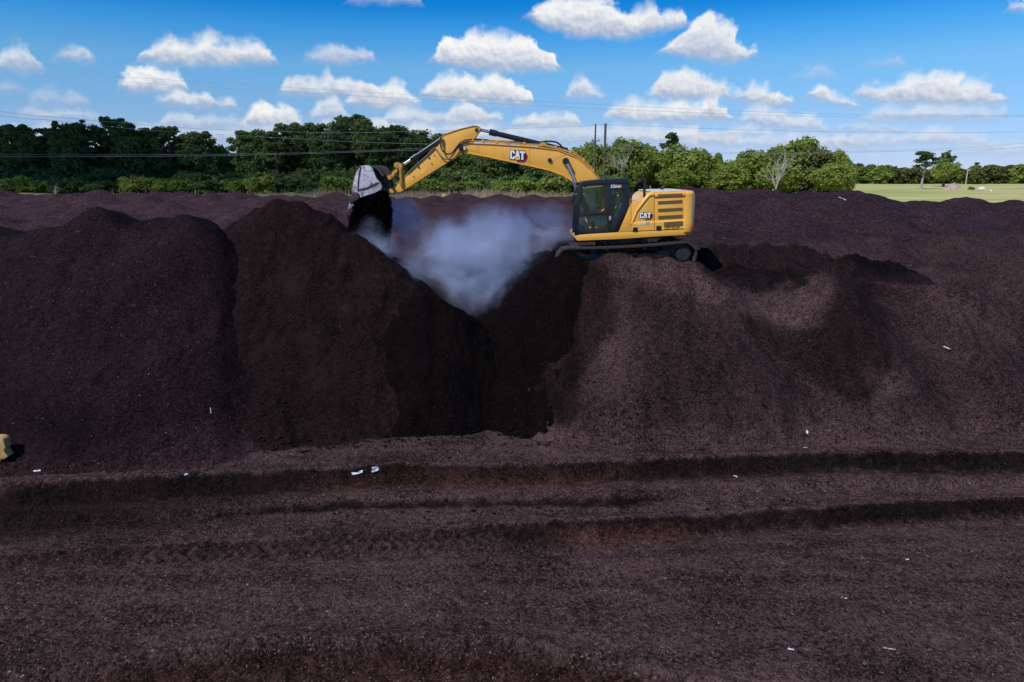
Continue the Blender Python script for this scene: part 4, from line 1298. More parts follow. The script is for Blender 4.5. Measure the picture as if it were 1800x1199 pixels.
# --- the load leaving the bucket
frng = np.random.default_rng(5)
def chips(n, pos, size, seed=0, flat=0.35):
    """n little angular chips as one array mesh: (verts, quads)"""
    g = np.random.default_rng(seed)
    L = size[:, None] * g.uniform(0.5, 1.6, (n, 1))
    base = np.array([[-1, -.35, 0], [1, -.3, .1], [1, .35, 0], [-1, .3, -.1]], float)[None] * np.ones((n, 1, 1))
    base[:, :, 1] *= g.uniform(0.4, 1.3, (n, 1))
    base[:, :, 2] += g.uniform(-flat, flat, (n, 4))
    a, b_, c_ = g.uniform(0, 2 * np.pi, n), g.normal(0, flat * 1.4, n), g.normal(0, flat * 1.4, n)
    ca, sa = np.cos(a), np.sin(a); cb, sb = np.cos(b_), np.sin(b_); cc, sc = np.cos(c_), np.sin(c_)
    x, y, z = base[..., 0], base[..., 1], base[..., 2]
    y2 = y * cc[:, None] - z * sc[:, None]; z2_ = y * sc[:, None] + z * cc[:, None]
    x2 = x * cb[:, None] + z2_ * sb[:, None]; z3_ = -x * sb[:, None] + z2_ * cb[:, None]
    x3 = x2 * ca[:, None] - y2 * sa[:, None]; y3 = x2 * sa[:, None] + y2 * ca[:, None]
    v = np.stack([x3, y3, z3_], -1) * L[:, None] / 2 + pos[:, None]
    q = np.arange(n * 4).reshape(n, 4)
    return v.reshape(-1, 3), q


# lumpy falling mass: a rough column from the mouth down to the heap, wrapped in loose chips
nr, na = 60, 72
zt, zbm = W(655, 338, YC).z, W(655, 445, YC).z
edge_y = [335, 350, 370, 385, 400, 412, 430, 450]
xl = [641, 634, 628, 623, 622, 626, 634, 640]; xr = [676, 682, 685.5, 685, 684, 683, 680, 676]
V = []
for i in range(nr):
    py = 336 + (450 - 336) * i / (nr - 1)
    a = W(np.interp(py, edge_y, xl), py, YC); b_ = W(np.interp(py, edge_y, xr), py, YC)
    cx, hw = (a.x + b_.x) / 2, (b_.x - a.x) / 2
    for k in range(na):
        th = 2 * math.pi * k / na
        V.append((cx, hw, th, a.z))
V = np.array(V)
jag = fbm(V[:, 2] * 3 / 1.0, V[:, 3] * 2.5, 91, 4) * 0.17 + fbm(V[:, 2] * 9, V[:, 3] * 8, 92, 3) * 0.07
rx = V[:, 1] + jag - 0.03; ry = 0.60 + jag
P3 = np.stack([V[:, 0] + rx * np.cos(V[:, 2]), YC + ry * np.sin(V[:, 2]), V[:, 3] + fbm(V[:, 2] * 5, V[:, 3] * 5, 93, 3) * .05], -1)
idx = np.arange(nr * na).reshape(nr, na)
q = np.stack([idx[:-1], np.roll(idx, -1, 1)[:-1], np.roll(idx, -1, 1)[1:], idx[1:]], -1).reshape(-1, 4)
n = 9000
py = 338 + frng.uniform(0, 1, n) ** 0.9 * 100
xa = np.interp(py, edge_y, xl); xb = np.interp(py, edge_y, xr)
edge = frng.choice([0, 1, 2], n, p=[0.38, 0.22, 0.40])
u = np.where(edge == 0, -np.abs(frng.normal(0, 2.6, n)) + 3, 0)
px_ = np.where(edge == 0, xa + 2 - np.abs(frng.normal(0, 4.0, n)), np.where(edge == 1, xb - 3 + np.abs(frng.normal(0, 1.8, n)), frng.uniform(0, 1, n) * (xb - xa) + xa))
yy = np.where(edge == 2, YC - 0.6 - np.abs(frng.normal(0, 0.06, n)), YC + frng.uniform(-0.55, 0.55, n))
pos = np.array([W(a, b_, YC) for a, b_ in zip(px_, py)], float)
pos[:, 1] = yy
cv, cq = chips(n, pos, frng.uniform(0.03, 0.10, n), 6, 0.9)
me = mesh_np('falling_mulch', np.concatenate([P3, cv]), np.concatenate([q, cq + len(P3)]), M['wet_shade'])
tag(link(bpy.data.objects.new('falling_mulch', me)), kind='stuff')

# --- operator: one skinned body with head, arms, legs
def skin_body(name, joints, edges, root, mat, parent=None, sub=2):
    me = bpy.data.meshes.new(name)
    me.from_pydata([j[0] for j in joints], edges, [])
    o = bpy.data.objects.new(name, me); COL.objects.link(o)
    md = o.modifiers.new('skin', 'SKIN')
    for i, j in enumerate(joints):
        v = me.skin_vertices[0].data[i]
        v.radius = (j[1], j[1] * (j[2] if len(j) > 2 else 1.0)); v.use_root = (i == root)
    s = o.modifiers.new('sub', 'SUBSURF'); s.levels = sub; s.render_levels = sub
    dg = bpy.context.evaluated_depsgraph_get()
    m2 = bpy.data.meshes.new_from_object(o.evaluated_get(dg))
    m2.name = name
    bpy.data.objects.remove(o)
    off = origin_of(parent) if parent is not None else Vector((0, 0, 0))
    m2.transform(Matrix.Translation(-off))
    m2.materials.clear()
    for m in (mat if isinstance(mat, list) else [mat]): m2.materials.append(m)
    m2.polygons.foreach_set('use_smooth', np.full(len(m2.polygons), True, dtype=bool))
    return link(bpy.data.objects.new(name, m2), parent)


YO = CY0 + 0.32
def O(px, py, dy=0.0):
    p = W(px, py, YO); return (p.x, YO + dy, p.z)
hip = O(1064.0, 384)
person = empty('person', hip, 'seated operator in orange vest and dark cap inside the cab', 'person')
J = [(hip, 0.155, 0.8), (O(1064, 376), 0.15, 0.75), (O(1063, 366), 0.16, 0.75), (O(1062.5, 357.5), 0.135, 0.7), (O(1062, 352), 0.06), (O(1061.5, 348.5), 0.058)]
E = [(0, 1), (1, 2), (2, 3), (3, 4), (4, 5)]
for s in (-1, 1):
    b0 = len(J)
    J += [(O(1061.5, 357.5, 0.19 * s), 0.065), (O(1059, 369, 0.25 * s), 0.052), (O(1052, 371, 0.24 * s), 0.042), (O(1047, 369.5, 0.24 * s), 0.036), (O(1045, 368, 0.24 * s), 0.03)]
    E += [(3, b0), (b0, b0 + 1), (b0 + 1, b0 + 2), (b0 + 2, b0 + 3), (b0 + 3, b0 + 4)]
    b0 = len(J)
    J += [(O(1060, 385, 0.11 * s), 0.092), (O(1042.5, 381, 0.13 * s), 0.07), (O(1036, 392, 0.13 * s), 0.058), (O(1030.5, 401, 0.13 * s), 0.045), (O(1024.5, 403.5, 0.13 * s), 0.04)]
    E += [(0, b0), (b0, b0 + 1), (b0 + 1, b0 + 2), (b0 + 2, b0 + 3), (b0 + 3, b0 + 4)]
body = skin_body('body', J, E, 0, [M['khaki'], M['vest'], M['skin'], M['black']], person)
pm = body.data
off = Vector(person.location)
for pl in pm.polygons:
    c = pl.center + off
    px, py = topx(c.x, c.y, c.z)
    fx_ = px - 1066
    if py < 353.5: pl.material_index = 2
    elif px < 1049.5 and py < 374: pl.material_index = 2
    elif py < 380 and px > 1047: pl.material_index = 1
    elif px < 1029 and py > 398.5: pl.material_index = 3
# head with face
def head(c, parent, yaw=math.pi):
    bm = bmesh.new()
    bmesh.ops.create_icosphere(bm, subdivisions=4, radius=1.0)
    for v in bm.verts:
        x, y, z = v.co
        w = 1 - 0.22 * max(0, -z)
        v.co = Vector((x * 0.098 * w, y * 0.076 * w, z * 0.118))
        if x > 0.2 and z < 0.2: v.co.x += 0.010 * max(0, 1 - abs(y) * 2)
        # nose, brow, mouth, chin
        if x > 0.5:
            v.co.x += 0.024 * math.exp(-((y / 0.16) ** 2 + ((z + 0.12) / 0.16) ** 2))
            v.co.x += 0.008 * math.exp(-((y / 0.6) ** 2 + ((z - 0.22) / 0.12) ** 2))
            for s in (-1, 1): v.co.x -= 0.010 * math.exp(-(((y - 0.36 * s) / 0.17) ** 2 + ((z - 0.05) / 0.11) ** 2))
            v.co.x -= 0.004 * math.exp(-((y / 0.3) ** 2 + ((z + 0.5) / 0.04) ** 2))
        for s in (-1, 1):
            k = math.exp(-(((x + 0.1) / 0.16) ** 2 + ((z - 0.0) / 0.24) ** 2)) * max(0, y * s)
            v.co.y += s * 0.018 * k
    bm.transform(Matrix.Rotation(yaw, 4, 'Z'))
    me = bpy.data.meshes.new('head'); bm.to_mesh(me); bm.free()
    me.transform(Matrix.Translation(Vector(c) - origin_of(parent)))
    me.materials.append(M['skin']); me.polygons.foreach_set('use_smooth', np.full(len(me.polygons), True, dtype=bool))
    return link(bpy.data.objects.new('head', me), parent)


hc = Vector(O(1060.3, 344.5))
head(hc, person)
mb = MB()
rings = []
for z, s in ((0.018, 1.06), (0.05, 1.05), (0.09, 0.85), (0.118, 0.45), (0.128, 0.08)):
    rings.append([(hc.x + 0.100 * s * math.cos(2 * math.pi * k / 20), hc.y + 0.082 * s * math.sin(2 * math.pi * k / 20), hc.z + z) for k in range(20)])
mb.loft(rings)
br = []
for z in (0.022, 0.032):
    br.append([(hc.x - 0.07, hc.y - 0.075, hc.z + z + .005), (hc.x - 0.15, hc.y - 0.06, hc.z + z - 0.01), (hc.x - 0.185, hc.y, hc.z + z - 0.015), (hc.x - 0.15, hc.y + 0.06, hc.z + z - 0.01), (hc.x - 0.07, hc.y + 0.075, hc.z + z + .005)])
mb.loft(br)
mb.build('cap', M['capcloth'], person)
# hands: five bent fingers closed round the joystick
for s in (-1, 1):
    hx, hy, hz = O(1044.2, 368.2, 0.24 * s)
    mb = MB()
    mb.tube([(hx, hy, hz - 0.16), (hx, hy, hz + 0.03)], 0.016, 8)
    mb.build('joystick', M['seat'], cabf)
    js = [((hx + 0.075, hy, hz + 0.005), 0.026, 1.3), ((hx + 0.035, hy - 0.026 * s, hz + 0.002), 0.024, 1.4)]
    ed = [(0, 1)]
    for f in range(4):
        zf = hz + 0.034 - 0.021 * f
        ln = (0.9, 1.0, 0.95, 0.75)[f]
        b0 = len(js)
        js += [((hx + 0.018, hy - 0.032 * s, zf), 0.0095), ((hx - 0.026 * ln, hy - 0.026 * s, zf - 0.002), 0.009), ((hx - 0.032 * ln, hy + 0.008 * s, zf - 0.004), 0.0085), ((hx - 0.012, hy + 0.026 * s, zf - 0.006), 0.008)]
        ed += [(1, b0), (b0, b0 + 1), (b0 + 1, b0 + 2), (b0 + 2, b0 + 3)]
    b0 = len(js)
    js += [((hx + 0.045, hy + 0.012 * s, hz + 0.03), 0.011), ((hx + 0.02, hy + 0.026 * s, hz + 0.045), 0.010), ((hx - 0.005, hy + 0.022 * s, hz + 0.052), 0.009)]
    ed += [(0, b0), (b0, b0 + 1), (b0 + 1, b0 + 2)]
    skin_body('hand', js, ed, 0, M['skin'], person, 1)
# ------------------------------------------------------------------ trees
def leaf_cloud(g, centers, radii, nleaf, size, flat=0.7):
    """leaf-sized faces spread through clumps"""
    n = len(centers)
    w = radii ** 2; w = w / w.sum()
    ci = g.choice(n, nleaf, p=w)
    d = g.normal(0, 1, (nleaf, 3)); d /= np.linalg.norm(d, axis=1)[:, None]
    rr = radii[ci] * (0.25 + 1.15 * g.uniform(0, 1, nleaf) ** 0.95)
    p = centers[ci] + d * rr[:, None] * np.array([1, 1, flat])
    nrm = d * 0.7 + g.normal(0, 0.6, (nleaf, 3)) + np.array([0, 0, 0.35])
    nrm /= np.linalg.norm(nrm, axis=1)[:, None]
    t = np.cross(nrm, g.normal(0, 1, (nleaf, 3))); t /= np.linalg.norm(t, axis=1)[:, None]
    b_ = np.cross(nrm, t)
    s = size * g.uniform(0.55, 1.35, nleaf)
    a = (t * s[:, None]); c = (b_ * (s * g.uniform(0.5, 0.9, nleaf))[:, None])
    bend = nrm * (s * 0.22)[:, None]
    v = np.stack([p - a * 0.9 - bend, p - c * 0.8, p + a * 1.1 - bend, p + c], 1)
    return v.reshape(-1, 3), np.arange(nleaf * 4).reshape(nleaf, 4)


def tree_proto(name, label, cat, group, H, Wd, style, seed, leafm, barkm='bark', nc=46, nl=6500, leaf=0.45):
    g = np.random.default_rng(seed)
    root = bpy.data.objects.new(name, None); link(root); tag(root, label, cat, group)
    C = []; RR = []
    tries = 0
    while len(C) < nc and tries < 5000:
        tries += 1
        d = g.normal(0, 1, 3); d /= np.linalg.norm(d)
        if style == 'round':
            r = g.uniform(0.45, 1.0)
            p = np.array([d[0] * Wd * 0.42 * r, d[1] * Wd * 0.42 * r, 0.60 * H + d[2] * 0.36 * H * r]); rc = Wd * g.uniform(0.10, 0.17)
        elif style == 'full':
            t = g.uniform(0.02, 1) ** 0.9
            wz = math.sin(math.pi * min(1, 0.22 + t * 0.80)) ** 0.7
            a = g.uniform(0, 2 * math.pi); q = math.sqrt(g.uniform(0.15, 1))
            p = np.array([math.cos(a) * Wd * 0.43 * wz * q, math.sin(a) * Wd * 0.43 * wz * q, H * (0.05 + 0.88 * t)]); rc = Wd * g.uniform(0.09, 0.16)
        elif style == 'open':
            t = g.uniform(0.30, 1.0)
            wz = 0.35 + 0.65 * math.sin(math.pi * min(1, (t - 0.25) * 1.25)) ; a = g.uniform(0, 2 * math.pi); q = g.uniform(0.25, 1)
            p = np.array([math.cos(a) * Wd * 0.5 * wz * q, math.sin(a) * Wd * 0.5 * wz * q, H * t * 0.96]); rc = Wd * g.uniform(0.045, 0.11)
        elif style == 'pine':
            t = g.uniform(0.0, 1.0)
            z = 0.60 + 0.38 * t; wz = (1 - 0.55 * t) * (0.5 if t < 0.25 else 1); a = g.uniform(0, 2 * math.pi); q = g.uniform(0.15, 1)
            p = np.array([math.cos(a) * Wd * 0.5 * wz * q, math.sin(a) * Wd * 0.5 * wz * q, H * z]); rc = Wd * g.uniform(0.07, 0.13)
        else:   # shrub
            a = g.uniform(0, 2 * math.pi); q = math.sqrt(g.uniform(0, 1)); 
            p = np.array([math.cos(a) * Wd * 0.42 * q, math.sin(a) * Wd * 0.42 * q, H * g.uniform(0.12, 0.85) * (1 - 0.4 * q)]); rc = Wd * g.uniform(0.10, 0.17)
        C.append(p); RR.append(rc)
    C = np.array(C); RR = np.array(RR)
    v, q = leaf_cloud(g, C, RR, nl, leaf, 0.45 if style == 'pine' else 0.75)
    v[:, 2] = np.maximum(v[:, 2], 0.02)
    me = mesh_np('crown', v, q, M[leafm], smoothf=False)
    link(bpy.data.objects.new('crown', me), root)
    mb = MB()
    th = 0.93 if style in ('pine', 'open') else 0.7
    lean = g.normal(0, 0.03 * H, 2)
    tp = [Vector((lean[0] * t * t, lean[1] * t * t, H * th * t - 0.6 * (t == 0))) for t in (0, 0.06, 0.3, 0.6, 1.0)]
    r0 = 0.020 * H + 0.05
    mb.tube(tp, [r0 * 1.35, r0, r0 * 0.8, r0 * 0.55, r0 * 0.12], 8)
    order = g.permutation(len(C))[: (16 if style in ('open', 'pine') else 9)]
    if style != 'shrub':
        for i in order:
            c = Vector(C[i]); tz = min(max(0.25 * H, c.z - g.uniform(0.08, 0.22) * H), H * th * 0.95)
            t = tz / (H * th)
            s = Vector((lean[0] * t * t, lean[1] * t * t, tz)); m_ = s.lerp(c, 0.5) + Vector((0, 0, -0.02 * H))
            mb.tube([s, m_, c], [r0 * 0.32, r0 * 0.2, r0 * 0.06], 5)
    mb.build('trunk' if style != 'shrub' else 'stem', M[barkm], root, sharp=70)
    root['_h'] = H; root['_w'] = Wd
    return root


_used = {}
def place(proto, px, ytop, Y, wpx=None, rz=None, label=None, group=None, ybase=None):
    """stand a tree at its own depth so that its top reaches the height seen"""
    top = W(px, ytop, Y)
    zb_ = float(field_h(np.array([top.x]), np.array([Y]))[0]) if ybase is None else W(px, ybase, Y).z
    H = top.z - zb_
    s = H / proto['_h']
    sw = s if wpx is None else (wpx * Y / 1200.0 * 1.03) / proto['_w']
    rz = random.uniform(0, 6.28) if rz is None else rz
    if proto.name not in _used:
        _used[proto.name] = 1
        o = proto
        o.location = (top.x, Y, zb_); o.scale = (sw, sw, s); o.rotation_euler = (0, 0, rz)
        if label: o['label'] = label
        if group: o['group'] = group
    else:
        o = copy_thing(proto, (top.x, Y, zb_), (sw, sw, s), rz, label, group)
    return o


LW = 'trees of the shaded wood behind the pit'
RW = 'sunlit trees right of the power poles'
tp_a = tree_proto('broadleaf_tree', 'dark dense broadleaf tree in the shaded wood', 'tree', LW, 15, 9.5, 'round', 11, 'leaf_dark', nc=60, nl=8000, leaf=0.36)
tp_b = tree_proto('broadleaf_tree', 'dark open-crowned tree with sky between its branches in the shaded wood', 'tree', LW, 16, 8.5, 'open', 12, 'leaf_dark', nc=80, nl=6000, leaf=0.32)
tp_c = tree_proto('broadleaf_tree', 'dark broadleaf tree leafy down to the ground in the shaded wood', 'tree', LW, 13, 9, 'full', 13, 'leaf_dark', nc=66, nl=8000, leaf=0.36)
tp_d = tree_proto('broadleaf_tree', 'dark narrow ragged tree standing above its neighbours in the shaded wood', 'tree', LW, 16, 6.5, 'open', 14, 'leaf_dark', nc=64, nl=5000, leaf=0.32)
tp_e = tree_proto('broadleaf_tree', 'sunlit green broadleaf tree leafy down to the ground', 'tree', RW, 12, 11, 'full', 15, 'leaf', nc=80, nl=9500, leaf=0.42)
tp_f = tree_proto('broadleaf_tree', 'sunlit green tree with a rounded billowing crown', 'tree', RW, 12, 11, 'round', 16, 'leaf', nc=75, nl=9000, leaf=0.42)
tp_g = tree_proto('shrub', 'mid green leafy bush in the undergrowth before the shaded wood', 'shrub', 'bushes along the foot of the shaded wood', 3.6, 5.0, 'shrub', 17, 'leaf', nc=30, nl=2600, leaf=0.26)
tp_g2 = tree_proto('shrub', 'dark leafy bush in the undergrowth before the shaded wood', 'shrub', 'bushes along the foot of the shaded wood', 4.2, 5.0, 'shrub', 27, 'leaf_dark', nc=30, nl=2600, leaf=0.28)
tp_h = tree_proto('pine_tree', 'pine', 'tree', None, 15, 8, 'pine', 18, 'leaf_pine', 'bark_pale', nc=40, nl=2600, leaf=0.36)
tp_i = tree_proto('broadleaf_tree', 'distant tree of the low tree line beyond the field', 'tree', 'distant tree line beyond the field', 11, 11, 'full', 19, 'leaf_olive', nc=50, nl=3000, leaf=0.75)
tp_j = tree_proto('broadleaf_tree', 'dark green distant tree of the low tree line beyond the field', 'tree', 'distant tree line beyond the field', 11, 11, 'full', 20, 'leaf', nc=50, nl=3000, leaf=0.75)
tp_k = tree_proto('broadleaf_tree', 'olive', 'tree', None, 12, 11, 'full', 21, 'leaf_olive', nc=70, nl=8000, leaf=0.42)
tp_l = tree_proto('broadleaf_tree', 'yellow-green sunlit tree glowing through the gap in the shaded wood', 'tree', None, 9, 9, 'full', 22, 'leaf_bright', nc=50, nl=5500, leaf=0.4)

# skyline of the shaded wood
sky_l = [(-60, 218), (-25, 214), (5, 216), (28, 216), (55, 232), (78, 222), (98, 209), (118, 214), (140, 207), (160, 222), (190, 203), (212, 204), (238, 216), (262, 222), (292, 219), (318, 238), (338, 230), (353, 228), (424, 228), (440, 226),
         (455, 225), (482, 222), (508, 213), (530, 213), (552, 213), (575, 221), (596, 206), (618, 199), (638, 206), (662, 214), (690, 218), (715, 217), (738, 222), (762, 228), (788, 240), (815, 246), (845, 250), (880, 254), (912, 258), (945, 262)]
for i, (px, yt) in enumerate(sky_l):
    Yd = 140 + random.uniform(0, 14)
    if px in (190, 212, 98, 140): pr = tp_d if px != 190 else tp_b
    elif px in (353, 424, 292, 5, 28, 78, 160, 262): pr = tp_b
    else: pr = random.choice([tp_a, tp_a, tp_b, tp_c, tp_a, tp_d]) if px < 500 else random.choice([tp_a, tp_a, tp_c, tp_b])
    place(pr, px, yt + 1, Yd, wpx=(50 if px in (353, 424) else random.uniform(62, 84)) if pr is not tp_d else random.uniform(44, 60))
# inner rows that close the wood
for row, (Yd, drop) in enumerate(((158, 14), (172, 26))):
    for px in range(-60, 1000, 44):
        px2 = px + random.uniform(-10, 10) + 18 * row
        if 352 < px2 < 420: continue
        yt = np.interp(px2, [p[0] for p in sky_l], [p[1] for p in sky_l]) + drop + random.uniform(0, 12) + (30 if px2 < 335 else 0)
        place(random.choice([tp_a, tp_c, tp_c]), px2, yt, Yd + random.uniform(-4, 4), wpx=random.uniform(70, 95))
place(tp_l, 386, 256, 178, wpx=50, ybase=322)
place(tp_l, 402, 272, 176, wpx=34, ybase=322, label='smaller yellow-green sunlit sapling beside the glowing tree in the wood gap')
# undergrowth along its foot
for k in range(34):
    px = -40 + k * 31 + random.uniform(-9, 9)
    place(random.choice([tp_g, tp_g, tp_g2]), px, random.uniform(296, 314), 128 + random.uniform(0, 7), wpx=random.uniform(44, 66))
for k in range(26):
    px = -30 + k * 40 + random.uniform(-9, 9)
    place(tp_g2, px, random.uniform(280, 296), 137 + random.uniform(0, 4), wpx=random.uniform(54, 74))

# sunlit group on the right
sky_r = [(985, 262, tp_e, 62), (1015, 258, tp_f, 60), (1040, 252, tp_e, 55), (1072, 256, tp_f, 62), (1092, 246, tp_e, 50), (1114, 248, tp_f, 56), (1138, 256, tp_e, 60), (1160, 262, tp_f, 58), (1190, 256, tp_e, 66), (1214, 258, tp_f, 66),
         (1236, 266, tp_e, 50), (1262, 292, tp_e, 54), (1292, 280, tp_f, 52), (1316, 266, tp_e, 62), (1345, 262, tp_f, 60), (1372, 258, tp_e, 62), (1398, 246, tp_f, 66), (1418, 243, tp_f, 60), (1446, 262, tp_k, 62), (1474, 266, tp_e, 54), (1488, 285, tp_e, 34)]
for px, yt, pr, w in sky_r:
    lab = None
    if pr is tp_k: lab = 'pale olive tree beside the bare white tree at the sunlit grove'
    if px == 1488: lab = 'small green tree closing the sunlit grove next to the open field'
    if px == 1418: lab = 'tallest domed green tree above the bare white tree'
    place(pr, px, yt, 186 + random.uniform(-5, 12), wpx=w * 1.15, label=lab, group='' if lab else None)
for px in range(1000, 1480, 92):
    place(random.choice([tp_e, tp_f]), px + random.uniform(-10, 10), random.uniform(284, 296), 176 + random.uniform(-3, 3), wpx=random.uniform(60, 80),
          label='low sunlit green tree at the front edge of the right grove', group='front row of the sunlit grove')
place(tp_h, 1180, 235, 205, wpx=40, label='lone tall pine rising above the sunlit grove')
place(tp_j, 1262, 271, 260, wpx=34, label='distant round tree filling the dip in the sunlit grove', group='')
# solitary trees in the field
place(tp_h, 1628, 267, 290, wpx=50, label='pine with bare pale trunk standing alone in the green field', rz=0.6)
place(tp_f, 1664, 278, 330, wpx=40, label='dense dark tree beside the lone pine in the field', group='')
place(tp_d, 1668, 263, 331, wpx=30, label='ragged leader shoots rising out of the dense field tree', group='')
# distant tree line
for row in range(2):
    for k in range(34):
        px = 1196 + k * 27 + random.uniform(-7, 7) + 12 * row
        yt = np.interp(px, [1190, 1300, 1500, 1560, 1640, 1720, 1760, 1800, 2100], [290, 292, 290, 293, 296, 294, 290, 289, 290]) + random.uniform(-2, 4) - row * 1.5
        place(random.choice([tp_i, tp_i, tp_j]), px, yt, 415 + 22 * row + random.uniform(-6, 6), wpx=random.uniform(34, 46))
place(tp_h, 1719, 286, 440, wpx=14, label='flat-topped pine just showing above the distant tree line')
for o in list(COL.objects):
    for k in ('_h', '_w'):
        if k in o: del o[k]
    if o.get('group') == '': del o['group']


def bare_tree(label, px, ytop, Y, seed, wpx, ybase):
    g = random.Random(seed)
    top = W(px, ytop, Y); zb_ = W(px, ybase, Y).z
    root = empty('dead_tree', (top.x, Y, zb_), label, 'tree')
    H = top.z - zb_; half = wpx * Y / 1200 / 2
    mb = MB()
    base = Vector((top.x, Y, zb_))
    def branch(p, d, L, r, depth):
        pts = [p]; dd = d.copy()
        for i in range(4):
            dd = (dd + Vector((g.gauss(0, .14), g.gauss(0, .14), g.gauss(0.04, .1)))).normalized()
            pts.append(pts[-1] + dd * L / 4)
        mb.tube(pts, [r, r * .8, r * .6, r * .4, r * .18], 5)
        if depth > 0:
            for k in range(g.randint(3, 4)):
                t = g.uniform(0.3, 0.95) * 4; i = min(3, int(t))
                q = pts[i].lerp(pts[i + 1], t - i)
                nd = (dd + Vector((g.gauss(0, .6), g.gauss(0, .6), g.gauss(0.1, .35)))).normalized()
                branch(q, nd, L * g.uniform(.4, .62), r * .5, depth - 1)
    for k in range(7):
        a = 2 * math.pi * k / 7 + g.uniform(-.3, .3); s = g.uniform(0.1, 0.75) * half / H * 0.9
        branch(base + Vector((0, 0, 0.1)), Vector((math.cos(a) * s, math.sin(a) * s, 1)).normalized(), H * g.uniform(.55, .92), min(0.12, 0.016 * H), 2)
    mb.build('trunk', M['deadwood'], root, sharp=70)
    return root


bare_tree('bare white dead tree with spreading branches before the green grove', 1370, 268, 172, 4, 70, 334)
bare_tree('thin leafless grey tree right beside the power poles', 1094, 256, 173, 9, 26, 322)
bare_tree('low tangle of bare pale branches at the wood edge', 95, 328, 112, 12, 30, 345)

# dry grass strip before the trees
g = np.random.default_rng(8)
n = 26000
bx = g.uniform(-75, 42, n); by = g.uniform(104, 133, n)
dens = smooth(0.42, 0.6, vnoise(bx * 0.12, by * 0.2, 55)) * smooth(-75, -30, bx) + smooth(-12, -2, bx)
k = g.uniform(0, 1, n) < np.clip(dens, 0.05, 1)
bx, by = bx[k], by[k]; n = len(bx)
bz = field_h(bx, by); hh = g.uniform(0.5, 1.15, n); wd = g.uniform(0.05, 0.14, n); a = g.uniform(0, np.pi, n); lx_, ly_ = g.normal(0, .25, n), g.normal(0, .25, n)
v = np.stack([np.stack([bx - wd * np.cos(a), by - wd * np.sin(a), bz], -1), np.stack([bx + wd * np.cos(a), by + wd * np.sin(a), bz], -1),
              np.stack([bx + lx_ + wd * .3, by + ly_, bz + hh], -1), np.stack([bx + lx_ - wd * .3, by + ly_, bz + hh], -1)], 1).reshape(-1, 3)
tag(link(bpy.data.objects.new('dry_grass', mesh_np('dry_grass', v, np.arange(n * 4).reshape(n, 4), M['drygrass'], False))), kind='stuff')

# ------------------------------------------------------------------ power line
def pole(px, ytop, Y, r, label, arm=False):
    top = W(px, ytop, Y); zb_ = float(field_h(np.array([top.x]), np.array([Y]))[0]) - 0.3
    root = empty('power_pole', (top.x, Y, zb_), label, 'power pole')
    mb = MB(); mb.tube([(top.x, Y, zb_), (top.x, Y, (zb_ + top.z) / 2), (top.x, Y, top.z)], [r * 1.35, r * 1.15, r], 12)
    mb.build('pole_shaft', M['wood_pole'], root)
    if arm:
        mb = MB(); mb.box(W(px + 0.5, 248, Y) + Vector((0, -r, 0)), (1.35, 0.14, 0.16))
        mb.build('crossarm', M['wood_pole'], root, bevel=0.01)
        for s in (-0.55, 0.55):
            mb = MB(); p = W(px + 0.5, 248, Y); mb.tube([(p.x + s, Y - r, p.z + 0.08), (p.x + s, Y - r, p.z + 0.2), (p.x + s, Y - r, p.z + 0.36)], [0.05, 0.10, 0.05], 8)
            mb.build('insulator', M['wood_pole'], root)
    else:
        mb = MB(); p = W(px, ytop + 3, Y); mb.box(p + Vector((0, -r, 0)), (0.5, 0.1, 0.12)); mb.build('crossarm', M['wood_pole'], root, bevel=0.01)
    return root


pole(1047, 218, 130, 0.145, 'thin dark power pole with a short crossarm halfway up', True)
pole(1064.5, 217, 131.5, 0.21, 'thicker dark power pole without a long crossarm, beside the thin one')


def wire(pts, Y, label, r=0.028):
    xs = [p[0] for p in pts]; ys = [p[1] for p in pts]
    # smooth through the points
    w = []
    for i in range(len(pts) - 1):
        p0, p1, p2, p3 = pts[max(0, i - 1)], pts[i], pts[i + 1], pts[min(len(pts) - 1, i + 2)]
        for s in range(8):
            t = s / 8
            f = lambda j: 0.5 * (2 * p1[j] + (p2[j] - p0[j]) * t + (2 * p0[j] - 5 * p1[j] + 4 * p2[j] - p3[j]) * t * t + (3 * p1[j] - p0[j] - 3 * p2[j] + p3[j]) * t ** 3)
            w.append(W(f(0), f(1), Y))
    w.append(W(*pts[-1], Y))
    mb = MB(); mb.tube(w, r * 0.8, 5)
    o = mb.build('power_line', M['wire'], None, sharp=80, loc=tuple(w[len(w) // 2]))
    return tag(o, label, 'power line', 'power lines crossing the sky and the trees')


wire([(-500, 80), (0, 119), (320, 142), (700, 165), (900, 176), (1400, 199), (1800, 203), (2300, 203)], 88, 'highest power line, over the white clouds', 0.016)
wire([(-500, 92), (0, 130), (260, 147), (500, 161), (900, 184), (1400, 204), (1800, 205), (2300, 200)], 90, 'second highest power line, close under the topmost one', 0.016)
wire([(-500, 130), (0, 196), (100, 206), (310, 224), (450, 230), (620, 233), (840, 228), (1047, 221)], 130, 'power line sagging over the wood to the thin pole top')
wire([(1047, 221), (1064, 219), (1300, 228), (1500, 232), (1800, 232), (2300, 222)], 130.4, 'power line running from the pole tops over the sunlit grove')
wire([(-500, 140), (0, 203), (85, 211), (250, 228), (400, 237), (640, 250), (860, 254), (1040, 248)], 129.6, 'power line sagging over the wood to the thin pole crossarm')
wire([(-500, 268), (0, 272), (400, 271), (640, 265), (760, 260), (900, 256), (1047, 252)], 128, 'power line crossing low in front of the shaded wood', 0.024)
wire([(-500, 272), (0, 275.5), (400, 273.5), (640, 267), (760, 263), (900, 260), (1064, 258)], 127, 'power line just beneath the low one before the shaded wood', 0.024)
